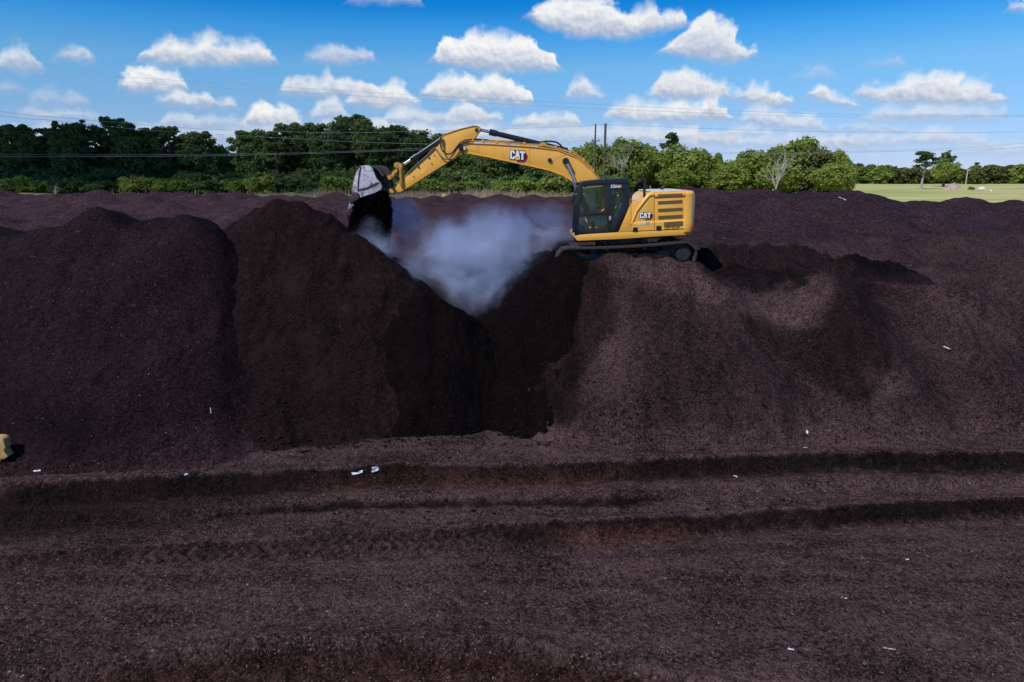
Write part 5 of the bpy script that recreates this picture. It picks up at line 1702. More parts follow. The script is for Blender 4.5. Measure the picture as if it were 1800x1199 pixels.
wire([(1052, 248), (1150, 260), (1240, 267), (1400, 269), (1500, 266), (1660, 261), (1800, 251), (2300, 190)], 129.2, 'power line dipping behind the sunlit grove toward the field')
wire([(1064, 258), (1150, 266), (1240, 270), (1400, 271), (1500, 268), (1660, 264), (1800, 259), (2300, 232)], 128.4, 'lowest power line dipping over the open field')

# ------------------------------------------------------------------ things out in the field
a = W(1697, 327, 335); b_ = W(1701.5, 297, 335); a.z = 0
root = empty('utility_pole', a, 'pale leaning utility pole alone in the far field', 'utility pole')
mb = MB(); mb.tube([a - Vector((0, 0, .3)), b_], [0.28, 0.2], 10); mb.build('pole_shaft', M['pale_pole'], root)
mb = MB(); mb.box(b_ + Vector((0.6, 0, -0.7)), (1.3, 0.3, 0.3)); mb.tube([b_ + Vector((1.0, 0, -0.6)), b_ + Vector((1.0, 0, -0.1))], 0.16, 8); mb.build('lamp_arm', M['pale_pole'], root)


def heap(name, label, cat, px, ytop, Y, wpx, mat, seed, rough=0.35, flat=1.0):
    top = W(px, ytop, Y); zb_ = float(field_h(np.array([top.x]), np.array([Y]))[0])
    H = top.z - zb_; w = wpx * Y / 1200
    n = 40
    u = np.linspace(-1, 1, n); X, Y_ = np.meshgrid(u, u)
    r = np.hypot(X, Y_)
    h = np.clip(1 - r ** 1.3, -0.1, 1) * (1 + rough * fbm(X * 4, Y_ * 4, seed, 4)) + rough * 0.3 * fbm(X * 9, Y_ * 9, seed + 2, 3) * (r < 1)
    me = grid_mesh(name, X * w / 2, Y_ * w / 2 * flat, h * H, h > -0.02, M[mat])
    o = bpy.data.objects.new(name, me); o.location = (top.x, Y, zb_); link(o)
    return tag(o, label, cat)


M['brush'] = simple('grey_brush', (0.33, 0.25, 0.24), 0.95, var=0.45, scale=1.2)
heap('brush_pile', 'pinkish grey cut brush heap in the field below the dense tree', 'brush pile', 1676, 321.5, 285, 26, 'brush', 61, 0.5)
heap('brush_pile', 'low flat scatter of grey brush trailing beside the brush heap', 'brush pile', 1686, 329, 280, 16, 'brush', 62, 0.6)
sh = copy_thing(tp_g, None, None, 1.0, 'small yellow-green bush standing alone in the field')
p = W(1708, 326, 275); sh.location = (p.x, 275, 0.05); s_ = p.z / 3.6; sh.scale = (0.5, 0.5, s_)
if 'group' in sh: del sh['group']
mb = MB()
p0, p1 = W(1709, 334, 262), W(1729, 334, 262)
z0 = 0.05
for k in range(9):
    q = p0.lerp(p1, k / 8); mb.box((q.x, 262, (q.z + z0) / 2), (0.12, 0.12, q.z - z0))
for zz in (0.35, 0.8):
    mb.box(((p0.x + p1.x) / 2, 262, p0.z * zz), (p1.x - p0.x, 0.06, 0.10))
fo = mb.build('fence', M['pale_pole'], None, loc=((p0.x + p1.x) / 2, 262, 0)); tag(fo, 'short low pale rail fence beside the small field bush', 'fence')
mb = MB(); p = W(1742.5, 333.5, 260); mb.tube([(p.x, 260, 0), (p.x, 260, p.z)], [0.55, 0.12], 12); mb.mi = 1; mb.tube([(p.x, 260, p.z * .45), (p.x, 260, p.z * .7)], [0.40, 0.30], 12)
o = mb.build('marker_cone', [M['white'], M['orange']], None, loc=(p.x, 260, 0)); tag(o, 'white marker with an orange band standing in the field', 'marker')
mb = MB(); p = W(1726, 331.5, 290); mb.prism([(p.x - 1.1, 0.02), (p.x + 1.1, 0.02), (p.x + .8, 0.7), (p.x + .2, 0.95), (p.x - .8, 0.7)], 289.4, 290.6)
o = mb.build('water_trough', M['white'], None, bevel=0.08, loc=(p.x, 290, 0)); tag(o, 'tiny white trough lying in the grass behind the pale fence', 'trough')

# ------------------------------------------------------------------ loader reaching in from the left
ld_o = Vector((-14.6, 13.6, -0.3))
loader = empty('wheel_loader', ld_o, 'tan loader whose notched bumper corner pokes in beside the big pile', 'loader')
zt, zm, zl = W(8, 766, 15.1).z, W(8, 790, 15.1).z, W(8, 812, 15.1).z
xr_ = W(18, 785, 15.15).x
mb = MB()
mb.prism([(xr_ - 1.25, zt), (xr_ - 0.10, zt), (xr_ - 0.02, zt - 0.05), (xr_, zt - 0.26), (xr_ - 0.05, zm + 0.02), (xr_ - 0.045, zm - 0.03), (xr_ + 0.02, zm - 0.14), (xr_ - 0.10, zm - 0.22), (xr_ - 0.16, zm - 0.20), (xr_ - 0.22, zl), (xr_ - 1.25, zl - 0.05)], 15.0, 15.22)
mb.build('bumper', M['machine_tan'], loader, bevel=0.025)
mb = MB(); mb.prism([(xr_ - 0.9 - 3.2, 0.75), (xr_ - 1.22, 0.75), (xr_ - 1.22, 1.5), (xr_ - 0.9 - 1.6, 2.1), (xr_ - 0.9 - 3.2, 2.15)], 13.2, 15.0); mb.build('body', M['machine_tan'], loader, bevel=0.05)
mb = MB(); mb.prism([(xr_ - 0.9 - 4.5, 1.5), (xr_ - 0.9 - 3.18, 1.5), (xr_ - 0.9 - 3.3, 3.2), (xr_ - 0.9 - 4.4, 3.2)], 13.4, 14.8); cabl = mb.build('cab', M['black'], loader, bevel=0.05)
mb = MB(); mb.prism([(xr_ - 0.9 - 4.35, 2.1), (xr_ - 0.9 - 3.4, 2.1), (xr_ - 0.9 - 3.5, 3.0), (xr_ - 0.9 - 4.3, 3.0)], 13.36, 13.378); mb.build('window_pane', M['glass'], cabl)
for wx in (xr_ - 0.9 - 2.0, xr_ - 0.9 - 4.9):
    for wy in (12.9, 14.6):
        mb = MB(); mb.disc((wx, 0.40), 0.72, wy, wy + 0.5, 28); wl = mb.build('wheel', M['rubber'], loader, bevel=0.06)
        mb = MB(); mb.disc((wx, 0.40), 0.36, wy - 0.02, wy + 0.06, 20); mb.build('rim', M['machine_tan'], wl, bevel=0.02)
mb = MB(); mb.prism([(xr_ - 0.9 - 6.4, 0.55), (xr_ - 0.9 - 4.4, 0.7), (xr_ - 0.9 - 4.4, 1.5), (xr_ - 0.9 - 6.2, 1.2)], 13.6, 14.5); mb.prism([(xr_ - 0.9 - 7.4, 0.15), (xr_ - 0.9 - 6.3, 0.2), (xr_ - 0.9 - 6.1, 1.3), (xr_ - 0.9 - 6.6, 1.25)], 13.0, 15.2)
mb.build('loader_arm', M['machine_tan'], loader, bevel=0.04)

# ------------------------------------------------------------------ scraps and loose chips on the yard
dg = bpy.context.evaluated_depsgraph_get(); dg.update()
def hit(px, py):
    d = ray(px, py).normalized()
    ok, loc, nrm, _, ob, _ = scene.ray_cast(dg, Vector((0, 0, CAM_Z)), d)
    return loc, nrm


def scrap(px, py, Lp, Wp_, ang, label, name='plastic_scrap', cat='litter', mat='plastic', seed=1):
    loc, nrm = hit(px, py)
    if loc is None: return
    sc_ = (loc - Vector((0, 0, CAM_Z))).length / 1200.0
    L, w = Lp * sc_ * 0.72, Wp_ * sc_ * 0.85
    g = np.random.default_rng(seed)
    nx, ny = max(4, int(L / 0.02)), 5
    nx = min(nx, 16)
    u, v = np.meshgrid(np.linspace(-.5, .5, nx), np.linspace(-.5, .5, ny))
    wv = 0.55 + 0.45 * vnoise(u * 4 + 9, u * 0 + seed, seed)
    xx = u * L * (1 + 0.2 * (vnoise(v * 3, v * 0, seed + 4) - .5)); yy = v * w * wv + (vnoise(u * 3, u * 0 + 2, seed + 1) - .5) * w * 0.7
    zz = 0.012 + (vnoise(u * 6, v * 3, seed + 2)) * min(0.05, w * 0.4)
    ca, sa = math.cos(ang), math.sin(ang)
    V = np.stack([xx * ca - yy * sa, xx * sa + yy * ca, zz], -1).reshape(-1, 3)
    idx = np.arange(nx * ny).reshape(ny, nx)
    q = np.stack([idx[:-1, :-1], idx[:-1, 1:], idx[1:, 1:], idx[1:, :-1]], -1).reshape(-1, 4)
    # give it thickness
    top = V; bot = V - np.array([0, 0, 0.006])
    q2 = (q + len(V))[:, ::-1]
    me = mesh_np(name, np.concatenate([top, bot]), np.concatenate([q, q2]), M[mat])
    o = bpy.data.objects.new(name, me)
    rot = Vector((0, 0, 1)).rotation_difference(nrm)
    o.rotation_mode = 'QUATERNION'; o.rotation_quaternion = rot
    o.location = loc + nrm * 0.004
    link(o); tag(o, label, cat)


scrap(628, 831, 26, 6, 0.25, 'long torn white plastic scrap left of its pair on the rut bank', seed=3)
scrap(659, 828, 19, 12, 0.5, 'crumpled white plastic scrap right of its pair on the rut bank', seed=5)
scrap(66, 828, 13, 3, 0.15, 'white strip on the dark slope by the loader bumper', seed=7)
scrap(328, 834, 7, 2.5, 0.2, 'tiny white strip on the rut edge beyond the loader bumper', seed=9)
scrap(1293, 839, 11, 4, 2.2, 'pale plastic sliver on the lower edge of the first rut bank', seed=11)
scrap(1416, 788, 9, 3.5, -0.3, 'small white scrap just above the rut edge below the damp and shaded patch', seed=13)
scrap(1663, 613, 17, 5, 1.7, 'upright pale plastic strip high on the dry right-hand pile face', seed=15)
scrap(1418, 760, 9, 4, 1.5, 'whitish shred lying at the foot of the right-hand pile', seed=17)
scrap(1595, 985, 5, 4, 0.1, 'white chip on the open yard under the second rut bank', seed=25)
scrap(1487, 1053, 4.5, 3, 0.0, 'lowest white chip on the open yard', seed=27)
scrap(1390, 1143, 12, 4, -0.4, 'curled pale plastic strip near the coarse front edge', seed=29)
scrap(1563, 1142, 22, 2.5, -0.35, 'long pale stick on the yard near the curled strip', 'stick', 'stick', 'deadwood', 31)
scrap(370, 722, 14, 1.6, -1.0, 'thin white string on the dry left pile face', seed=37)
scrap(1655, 927, 5, 5, 0.1, 'dark bark lump at the end of the second rut bank', 'bark_lump', 'bark lump', 'bark', 39)
scrap(1480, 350, 16, 3, -0.5, 'pale plastic strip on the dark far windrow', seed=41)

# loose dark clods and pale chips: nobody could count them
g = np.random.default_rng(21)
n = 38000
yy = 7.4 + (18.0 - 7.4) * g.uniform(0, 1, n) ** 1.9
xx = g.uniform(-1, 1, n) * (yy * 0.80 + 1.0)
zz, _, _ = ground_h(xx, yy)
sz = g.uniform(0.010, 0.030, n) * (1 + 0.6 * (yy < E3(xx)))
cv, cq = chips(n, np.stack([xx, yy, zz + 0.006], -1), sz, 22, 0.35)
mi = g.choice([0, 0, 0, 0, 1, 1, 2], n)
wv_ = ground_h(xx, yy)[1]
mi = np.where((wv_ > 0.3) & (yy > E3(xx)), 1, mi)
M['chip_brown'] = simple('chip_brown', (0.045, 0.029, 0.028), 0.8, var=0.5, scale=14)
M['chip_tan'] = simple('chip_tan', (0.13, 0.090, 0.072), 0.8, var=0.4, scale=14)
M['chip_dark'] = simple('chip_dark', (0.010, 0.006, 0.006), 0.8, var=0.4, scale=14)
me = mesh_np('wood_chips', cv, cq, [M['chip_brown'], M['chip_dark'], M['chip_tan']], False, mi)
tag(link(bpy.data.objects.new('wood_chips', me)), kind='stuff')

# clods
def clod_proto(seed):
    bm = bmesh.new(); bmesh.ops.create_icosphere(bm, subdivisions=2, radius=1)
    rg = random.Random(seed)
    for v in bm.verts:
        v.co *= rg.uniform(0.75, 1.2); v.co.z *= 0.6
    vs = np.array([v.co[:] for v in bm.verts]); fs = np.array([[v.index for v in f.verts] for f in bm.faces]); bm.free()
    return vs, fs


protos = [clod_proto(s) for s in range(5)]
VV, FF, nv = [], [], 0
def put_clod(x, y, r):
    global nv
    z = float(ground_h(np.array([x]), np.array([y]))[0][0])
    z = max(z, hitz(x, y))
    v, f = protos[g.integers(0, 5)]
    a = g.uniform(0, 6.28); ca, sa = math.cos(a), math.sin(a)
    w = v * r
    w = np.stack([w[:, 0] * ca - w[:, 1] * sa, w[:, 0] * sa + w[:, 1] * ca, w[:, 2]], -1) + np.array([x, y, z + r * 0.25])
    VV.append(w); FF.append(f + nv); nv += len(w)


def hitz(x, y):
    ok, loc, *_ = scene.ray_cast(dg, Vector((x, y, 12)), Vector((0, 0, -1)))
    return loc.z if ok else 0.0


for (cx, cy, sx, sy, cnt, r0, r1) in ((590, 788, 60, 4, 40, 0.012, 0.05), (720, 780, 60, 4, 40, 0.012, 0.045), (880, 770, 60, 4, 40, 0.012, 0.045), (1012, 745, 14, 16, 30, 0.012, 0.05), (1130, 768, 80, 14, 80, 0.012, 0.045), (1500, 772, 90, 10, 50, 0.012, 0.045), (720, 785, 300, 12, 60, 0.012, 0.04), (500, 792, 60, 8, 30, 0.02, 0.07), (1300, 960, 220, 16, 16, 0.015, 0.04), (1250, 1010, 330, 60, 16, 0.01, 0.03), (640, 872, 130, 9, 30, 0.015, 0.05), (950, 944, 60, 5, 14, 0.015, 0.045), (1150, 862, 160, 8, 26, 0.02, 0.06)):
    for k in range(cnt):
        p = G(cx + g.normal(0, sx), cy + g.normal(0, sy), -0.1)
        put_clod(p.x, p.y, g.uniform(r0, r1))
me = mesh_np('mulch_clods', np.concatenate(VV), np.concatenate(FF), M['damp'], False)
tag(link(bpy.data.objects.new('mulch_clods', me)), kind='stuff')
# ------------------------------------------------------------------ steam out of the warm pit
def steam_obj():
    m = bpy.data.materials.new('steam'); m.use_nodes = True
    nt = NT(m.node_tree); t = m.node_tree
    t.nodes.remove(t.nodes['Principled BSDF'])
    geo = nt.n('ShaderNodeNewGeometry'); P = geo.outputs['Position']
    wz = nt.n('ShaderNodeTexNoise', i_Vector=P, i_Scale=0.55, i_Detail=2.0)
    wv = nt.n('ShaderNodeVectorMath', 'MULTIPLY_ADD', i_0=wz.outputs['Color'], i_1=(1.3, 1.3, 1.3), i_2=(-0.65, -0.65, -0.65))
    Pw = nt.n('ShaderNodeVectorMath', 'ADD', i_0=P, i_1=wv.outputs[0]).outputs[0]
    f = None
    for px, py, Y, rx, ry, rz, s in ((838, 462, 24.6, 3.1, 2.4, 1.7, 1.15), (702, 402, 25.2, 1.1, 1.1, 1.4, 1.3), (772, 418, 25.2, 1.4, 1.4, 1.0, 0.75), (868, 400, 25.6, 1.7, 1.5, 1.1, 0.85), (955, 402, 25.8, 2.0, 1.4, 1.1, 0.8), (662, 428, 23.9, 1.1, 0.9, 0.9, 0.9), (838, 520, 23.4, 1.6, 1.4, 1.0, 0.32), (745, 480, 23.8, 1.2, 1.2, 0.8, 0.35)):
        c = W(px, py, Y)
        d = nt.n('ShaderNodeVectorMath', 'SUBTRACT', i_0=Pw, i_1=tuple(c)).outputs[0]
        d = nt.n('ShaderNodeVectorMath', 'MULTIPLY', i_0=d, i_1=(1 / rx, 1 / ry, 1 / rz)).outputs[0]
        l = nt.n('ShaderNodeVectorMath', 'LENGTH', i_0=d).outputs['Value']
        v = nt.math('MULTIPLY', nt.sstep(1.0, 0.0, l), s)
        f = v if f is None else nt.math('ADD', f, v)
    n1 = nt.n('ShaderNodeTexNoise', i_Vector=P, i_Scale=0.75, i_Detail=6.0, i_Roughness=0.62, i_Distortion=0.9)
    k = nt.ramp(n1.outputs['Fac'], [(0.41, 0.02), (0.63, 1.0)])
    dens = nt.math('MULTIPLY', nt.math('MULTIPLY', f, k), 2.9)
    v = nt.n('ShaderNodeVolumePrincipled')
    v.inputs['Color'].default_value = (0.60, 0.71, 0.98, 1)  # blue of shade and skylight put into the steam's own colour
    v.inputs['Anisotropy'].default_value = 0.0
    nt.link(dens, v.inputs['Density'])
    nt.link(v.outputs[0], t.nodes['Material Output'].inputs['Volume'])
    bm = bmesh.new(); bmesh.ops.create_icosphere(bm, subdivisions=3, radius=1)
    for q in bm.verts:
        q.co = Vector((q.co.x * 5.6, q.co.y * 3.6, q.co.z * 3.0))
    me = bpy.data.meshes.new('steam'); bm.to_mesh(me); bm.free(); me.materials.append(m)
    o = bpy.data.objects.new('steam', me); o.location = W(812, 445, 24.8)
    link(o); tag(o, kind='stuff')
    return o


steam_obj()

# ------------------------------------------------------------------ daylight
SUN_EL, SUN_AZ = R(50), math.atan2(-0.72, -0.69)       # direction to the sun: behind the camera, to the left
sx_, sy_, sz_ = math.cos(SUN_EL) * math.sin(SUN_AZ), math.cos(SUN_EL) * math.cos(SUN_AZ), math.sin(SUN_EL)
sun_d = bpy.data.lights.new('sun', 'SUN')
sun_d.energy = 4.4
sun_d.angle = R(0.55)
sun_d.color = (1.0, 0.95, 0.88)
sun = bpy.data.objects.new('sun', sun_d)
sun.rotation_euler = Vector((sx_, sy_, sz_)).to_track_quat('Z', 'Y').to_euler()
sun.location = (0, 0, 60)
link(sun)

# a low cumulus behind the camera that keeps the left wood in shade
def cloud_mesh(name, label, target, half, alt, seed):
    c = Vector(target) + Vector((sx_, sy_, sz_)) * (alt / sz_)
    bm = bmesh.new()
    rg = random.Random(seed)
    def blob(cx, cy, cz, r):
        mtx = Matrix.Translation((cx, cy, cz)) @ Matrix.Diagonal((r, r, r * 0.6, 1))
        bmesh.ops.create_icosphere(bm, subdivisions=3, radius=1, matrix=mtx)
    for k in range(46):
        a = rg.uniform(0, 6.28); q = math.sqrt(rg.random())
        x, y = math.cos(a) * q * half[0], math.sin(a) * q * half[1]
        blob(x, y, rg.uniform(-4, 10) * (1.2 - q), rg.uniform(14, 24) * (1.15 - 0.45 * q))
    from mathutils import noise as mn
    for v in bm.verts:
        v.co += v.normal * (mn.fractal(v.co * 0.07, 1.0, 2.0, 4) * 4)
    me = bpy.data.meshes.new(name); bm.to_mesh(me); bm.free()
    m, nt, b = new_mat('cloud_white'); b.inputs['Base Color'].default_value = (0.9, 0.9, 0.9, 1); b.inputs['Roughness'].default_value = 1.0; b.inputs['Alpha'].default_value = 0.075
    me.materials.append(m); me.polygons.foreach_set('use_smooth', np.full(len(me.polygons), True, dtype=bool))
    o = bpy.data.objects.new(name, me); o.location = c; link(o)
    return tag(o, label, 'cloud')


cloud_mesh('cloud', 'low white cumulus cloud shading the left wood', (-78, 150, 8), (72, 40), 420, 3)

# ------------------------------------------------------------------ sky with its cumulus clouds
world = bpy.data.worlds.new('World'); scene.world = world; world.use_nodes = True
nt = NT(world.node_tree); t = world.node_tree
bg = t.nodes['Background']
STR = 0.10
sky = nt.n('ShaderNodeTexSky', sky_type='NISHITA')
sky.sun_disc = False
sky.sun_elevation = SUN_EL
sky.sun_rotation = SUN_AZ
sky.altitude = 0; sky.air_density = 1.0; sky.dust_density = 0.0; sky.ozone_density = 2.5
tc = nt.n('ShaderNodeTexCoord')
sep = nt.n('ShaderNodeSeparateXYZ', i_Vector=tc.outputs['Generated'])
az = nt.math('ARCTAN2', sep.outputs[0], nt.math('MAXIMUM', nt.math('ABSOLUTE', sep.outputs[1]), 0.02))
el = nt.math('ARCSINE', sep.outputs[2])
AZ0, AZW, EL0, ELW = -0.8, 1.6, -0.02, 0.32


def ae(px, py):
    d = ray(px, py)
    return (math.atan2(d.x, d.y) - AZ0) / AZW, (math.atan2(d.z, math.hypot(d.x, d.y)) - EL0) / ELW


# (top outline, base height points, whiteness, softness)
CL = [
    ([(935, 20), (950, 8), (975, 2), (1010, -6), (1050, -4), (1080, 4), (1105, 24), (1130, 20), (1147, 8), (1170, 24), (1190, 20), (1206, 34)], [(935, 30), (960, 50), (1000, 62), (1060, 66), (1100, 66), (1150, 56), (1206, 42)], .9),
    ([(1165, 84), (1190, 70), (1210, 50), (1238, 27), (1262, 32), (1285, 45), (1298, 52), (1300, 74), (1324, 88)], [(1165, 90), (1200, 98), (1250, 106), (1290, 112), (1324, 98)], .8),
    ([(252, 98), (275, 80), (300, 70), (325, 76), (350, 70), (370, 63), (392, 74), (420, 78), (445, 74), (470, 86), (477, 100)], [(252, 106), (300, 113), (400, 114), (477, 108)], .85),
    ([(548, 96), (570, 82), (595, 78), (612, 88), (645, 92)], [(548, 106), (590, 112), (645, 104)], .55),
    ([(766, 98), (772, 80), (785, 62), (800, 72), (830, 60), (862, 59), (885, 63), (912, 62), (940, 74), (965, 90), (977, 108)], [(766, 106), (800, 118), (870, 124), (940, 125), (977, 120)], 1.0),
    ([(215, 140), (222, 122), (245, 119), (270, 120), (300, 128), (318, 136), (326, 146)], [(215, 152), (235, 161), (290, 161), (326, 156)], .95),
    ([(500, 150), (506, 140), (522, 132), (538, 142), (552, 146), (570, 132), (582, 127), (594, 142), (612, 140), (640, 142), (655, 150), (666, 158)], [(490, 162), (520, 166), (600, 170), (666, 170)], .7),
    ([(612, 172), (630, 152), (650, 144), (672, 148), (700, 146), (714, 158), (730, 174)], [(612, 182), (650, 191), (700, 191), (730, 184)], 1.0),
    ([(746, 156), (760, 144), (785, 133), (812, 131), (836, 140), (862, 132), (884, 138), (905, 146), (931, 166)], [(746, 168), (780, 176), (850, 181), (931, 182)], .95),
    ([(1000, 158), (1010, 142), (1020, 137), (1034, 148), (1056, 166)], [(1000, 168), (1030, 173), (1056, 172)], .7),
    ([(1146, 162), (1158, 140), (1172, 126), (1200, 123), (1222, 130), (1250, 143), (1270, 150), (1286, 162)], [(1146, 168), (1180, 174), (1240, 173), (1286, 170)], .85),
    ([(1302, 166), (1316, 155), (1340, 154), (1360, 162), (1387, 172)], [(1302, 176), (1340, 187), (1387, 184)], .8),
    ([(1424, 162), (1440, 152), (1460, 160), (1480, 172), (1504, 178)], [(1424, 168), (1450, 178), (1504, 189)], .8),
    ([(1513, 164), (1530, 150), (1546, 156), (1566, 150), (1590, 138), (1620, 130), (1650, 129), (1680, 132), (1705, 146), (1735, 146), (1758, 164)], [(1513, 170), (1550, 180), (1620, 184), (1700, 186), (1758, 180)], .8),
    ([(1068, 198), (1080, 186), (1110, 178), (1140, 183), (1175, 184), (1200, 180), (1225, 186), (1250, 170), (1266, 180), (1278, 198)], [(1068, 206), (1120, 213), (1200, 214), (1278, 211)], .85),
    ([(1304, 206), (1330, 188), (1362, 192), (1392, 206), (1420, 204), (1452, 218)], [(1304, 214), (1360, 226), (1452, 231)], .6),
    ([(430, 208), (440, 192), (455, 181), (476, 190), (500, 186), (516, 194), (528, 206)], [(430, 218), (470, 224), (528, 222)], .9),
    ([(284, 174), (310, 164), (330, 168), (342, 160), (362, 164), (385, 178), (412, 180)], [(284, 180), (340, 188), (412, 189)], .7),
    ([(548, 196), (562, 180), (580, 174), (598, 184), (612, 196)], [(548, 206), (580, 208), (612, 206)], .6),
    ([(676, 206), (700, 194), (730, 192), (760, 198), (782, 200), (800, 184), (822, 180), (850, 194), (880, 204)], [(676, 214), (760, 218), (880, 216)], .7),
    ([(904, 216), (916, 206), (938, 206), (955, 204), (975, 197), (1000, 198), (1020, 212)], [(904, 222), (960, 224), (1020, 222)], .7),
    ([(284, 212), (300, 200), (322, 200), (346, 210)], [(284, 224), (346, 226)], .55),
    ([(0, 100), (18, 84), (40, 80), (56, 92), (66, 112)], [(-10, 118), (30, 124), (66, 122)], .6),
    ([(108, 96), (122, 84), (138, 88), (148, 100)], [(108, 104), (148, 106)], .45),
    ([(1520, 206), (1540, 196), (1570, 190), (1600, 188), (1640, 186), (1700, 190), (1764, 194)], [(1520, 212), (1600, 214), (1700, 212), (1764, 206)], .5),
    ([(1580, 246), (1610, 232), (1650, 228), (1690, 234), (1722, 246)], [(1580, 252), (1722, 254)], .5),
    ([(630, -4), (660, -12), (700, -10), (722, -2)], [(630, 2), (722, 3)], .6),
    ([(1770, 8), (1785, 2), (1800, 4), (1830, 2)], [(1770, 12), (1800, 24), (1830, 26)], .6),
    ([(1400, 128), (1420, 122), (1446, 120), (1466, 128)], [(1400, 136), (1466, 138)], .12),
    ([(1535, 110), (1550, 106), (1585, 110)], [(1535, 116), (1585, 118)], .1),
    ([(60, 170), (90, 160), (120, 168), (142, 178)], [(60, 180), (142, 184)], .25),
    ([(0, 152), (20, 148), (42, 154)], [(-10, 158), (42, 160)], .3),
    ([(40, 198), (60, 188), (86, 196)], [(40, 204), (86, 208)], .35),
    ([(340, 214), (370, 204), (400, 206), (430, 214)], [(340, 222), (430, 226)], .4),
    # banks close to the horizon
    ([(0, 232), (80, 224), (160, 230), (260, 226), (340, 230), (430, 224), (520, 226), (600, 222), (690, 218), (760, 222)], [(0, 250), (400, 250), (760, 246)], .45),
    ([(790, 230), (860, 222), (900, 226), (980, 220), (1040, 226), (1120, 222), (1200, 226), (1300, 234)], [(790, 246), (1000, 250), (1300, 252)], .5),
    ([(1200, 244), (1280, 238), (1320, 242), (1380, 236), (1450, 240), (1540, 236), (1570, 242)], [(1200, 256), (1400, 260), (1570, 258)], .4),
    ([(1690, 262), (1760, 252), (1830, 256), (1900, 250)], [(1690, 270), (1900, 272)], .3),
    ([(560, 222), (590, 212), (620, 216), (650, 210), (690, 220)], [(560, 228), (690, 230)], .55),
    ([(690, 232), (730, 222), (770, 226), (800, 220), (850, 230)], [(690, 240), (850, 240)], .55),
    ([(1090, 240), (1120, 232), (1160, 236), (1200, 228), (1240, 238)], [(1090, 246), (1240, 248)], .5),
    ([(1270, 232), (1300, 222), (1330, 226), (1350, 234)], [(1270, 238), (1350, 240)], .5),
    ([(1420, 250), (1460, 244), (1500, 248), (1520, 252)], [(1420, 258), (1520, 258)], .45),
    ([(60, 200), (100, 192), (140, 198), (190, 204)], [(60, 208), (190, 210)], .35),
    ([(1480, 222), (1520, 216), (1560, 220), (1590, 226)], [(1480, 230), (1590, 232)], .35),
]
bands = []
for top, base, wht in sorted(CL, key=lambda c: c[0][0][0]):
    a0 = ae(top[0][0], 150)[0] - 0.012; a1 = ae(top[-1][0], 150)[0] + 0.012
    for bnd in bands:
        if bnd[-1][1] < a0:
            bnd.append((a0, a1, top, base, wht)); break
    else:
        bands.append([(a0, a1, top, base, wht)])

col = sky.outputs[0]
tint = nt.ramp(nt.math('DIVIDE', nt.math('MAXIMUM', el, 0.0), 1.6), [(p / 1.6, tuple(c / 1.4 for c in q)) for p, q in ((0.0, (.43, .60, 1.22)), (0.0172, (.437, .62, 1.232)), (.0784, (.503, .74, 1.118)), (.1371, (.477, .878, 1.187)), (.1795, (.20, .79, 1.268)), (.2136, (.025, .60, 1.20)), (.30, (.02, .50, 1.15)), (.7, (.25, .65, 1.15)), (1.57, (.35, .7, 1.1)))])
vm = nt.n('ShaderNodeVectorMath', 'MULTIPLY', i_0=col, i_1=tint)
vm2 = nt.n('ShaderNodeVectorMath', 'SCALE', i_0=vm.outputs[0], i_Scale=1.4)
col = vm2.outputs[0]
skycol = col
uv = nt.n('ShaderNodeCombineXYZ', i_X=nt.math('MULTIPLY', az, 60.0), i_Y=nt.math('MULTIPLY', el, 66.0))
nA = nt.n('ShaderNodeTexNoise', noise_dimensions='2D', i_Vector=uv.outputs[0], i_Scale=0.95, i_Detail=5.0, i_Roughness=0.52)
nB = nt.n('ShaderNodeTexNoise', noise_dimensions='2D', i_Vector=nt.n('ShaderNodeVectorMath', 'ADD', i_0=uv.outputs[0], i_1=(13.7, 5.1, 0)).outputs[0], i_Scale=0.6, i_Detail=4.0, i_Roughness=0.55)
nC = nt.n('ShaderNodeTexNoise', noise_dimensions='2D', i_Vector=nt.n('ShaderNodeVectorMath', 'ADD', i_0=uv.outputs[0], i_1=(0.10, 0.25, 0)).outputs[0], i_Scale=0.95, i_Detail=5.0, i_Roughness=0.52)
relief = nt.math('MULTIPLY', nt.math('SUBTRACT', nA.outputs['Fac'], nC.outputs['Fac']), 1.0)
A_ = nt.math('ADD', nt.math('DIVIDE', nt.math('SUBTRACT', az, AZ0), AZW), nt.math('MULTIPLY', nt.math('SUBTRACT', nB.outputs['Fac'], 0.5), 0.016))
E0 = nt.math('DIVIDE', nt.math('SUBTRACT', el, EL0), ELW)
E_ = nt.math('ADD', nt.math('ADD', E0, nt.math('MULTIPLY', nt.math('SUBTRACT', nB.outputs['Fac'], 0.5), 0.05)), nt.math('MULTIPLY', nt.math('SUBTRACT', nA.outputs['Fac'], 0.5), 0.058))
soft = nt.math('MULTIPLY_ADD', nt.n('ShaderNodeTexNoise', noise_dimensions='2D', i_Vector=uv.outputs[0], i_Scale=0.22, i_Detail=2.0).outputs['Fac'], 0.085, -0.010)
E_b = nt.math('ADD', E0, nt.math('MULTIPLY', nt.math('SUBTRACT', nA.outputs['Fac'], 0.5), 0.035))
hz = nt.math('MULTIPLY', nt.sstep(0.085, 0.0, el), nt.math('MULTIPLY_ADD', nB.outputs['Fac'], 0.5, 0.08))
col = nt.mix(hz, col, (6.6, 7.3, 8.6))
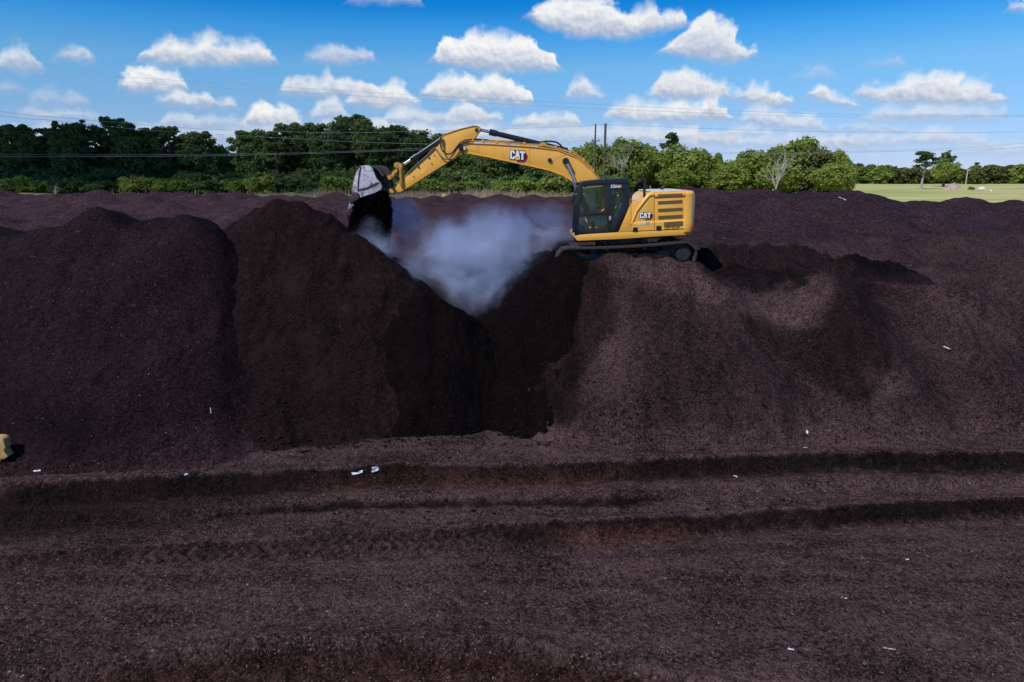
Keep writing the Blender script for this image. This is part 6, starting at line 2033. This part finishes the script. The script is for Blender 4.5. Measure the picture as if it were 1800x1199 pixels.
for bi, bnd in enumerate(bands):
    rc = nt.n('ShaderNodeRGBCurve')
    mp = rc.mapping
    mp.use_clip = False
    mp.extend = 'HORIZONTAL'
    chans = [[], [], []]
    for a0, a1, top, base, wht in bnd:
        yb0 = ae(base[0][0], base[0][1])[1]; yb1 = ae(base[-1][0], base[-1][1])[1]
        tp = [ae(*p) for p in top]; bs = [ae(*p) for p in base]
        chans[0] += [(a0, yb0 - 0.045)] + [(tp[0][0] - 0.004, yb0 + 0.0)] + tp + [(tp[-1][0] + 0.004, yb1 + 0.0), (a1, yb1 - 0.045)]
        chans[1] += [(a0, yb0)] + bs + [(a1, yb1)]
        chans[2] += [(a0, wht), (a1, wht)]
    for ci in range(3):
        cv_ = mp.curves[ci]
        pts = sorted(chans[ci])
        ded = []
        for p in pts:
            if not ded or p[0] - ded[-1][0] > 0.0008: ded.append(p)
        while len(cv_.points) < len(ded):
            cv_.points.new(0.5, 0.5)
        for q, p in zip(cv_.points, ded):
            q.location = p; q.handle_type = 'VECTOR' if ci else 'AUTO'
    mp.update()
    comb = nt.n('ShaderNodeCombineColor', i_Red=A_, i_Green=A_, i_Blue=A_)
    nt.link(comb.outputs[0], rc.inputs['Color'])
    s = nt.n('ShaderNodeSeparateColor', i_Color=rc.outputs[0])
    top, base, wht = s.outputs[0], s.outputs[1], s.outputs[2]
    ft = nt.math('DIVIDE', nt.math('SUBTRACT', top, E_), soft)
    fb = nt.math('DIVIDE', nt.math('SUBTRACT', E_b, base), 0.034)
    d = nt.sstep(-0.75, 0.75, nt.math('MINIMUM', ft, fb))
    rel = nt.math('DIVIDE', nt.math('SUBTRACT', E_b, base), nt.math('MAXIMUM', nt.math('SUBTRACT', top, base), 0.02))
    lit = nt.math('ADD', nt.sstep(-0.05, 0.95, rel), relief)
    lit = nt.math('MULTIPLY', nt.math('MINIMUM', nt.math('MAXIMUM', lit, 0.0), 1.0), nt.math('ADD', nt.math('MULTIPLY', wht, 0.6), 0.4))
    cc = nt.mix(lit, (4.2, 4.9, 6.4), (9.4, 9.45, 9.4))
    op = nt.math('MULTIPLY', d, nt.math('MINIMUM', nt.math('ADD', nt.math('MULTIPLY', wht, 0.85), 0.28), 1.0))
    col = nt.mix(op, col, cc)
nt.link(col, bg.inputs['Color'])
bg.inputs['Strength'].default_value = STR

scene.view_settings.view_transform = 'Standard'
scene.view_settings.look = 'None'
scene.view_settings.exposure = 0.0
scene.view_settings.gamma = 1.0
scene.render.engine = 'CYCLES'
scene.cycles.max_bounces = 6
scene.cycles.diffuse_bounces = 3
scene.cycles.transparent_max_bounces = 12
scene.cycles.volume_bounces = 1
scene.cycles.volume_step_rate = 1.0
scene.cycles.use_adaptive_sampling = False
scene.cycles.use_denoising = True
scene.cycles.denoising_prefilter = 'FAST'
scene.cycles.denoising_input_passes = 'RGB_ALBEDO_NORMAL'
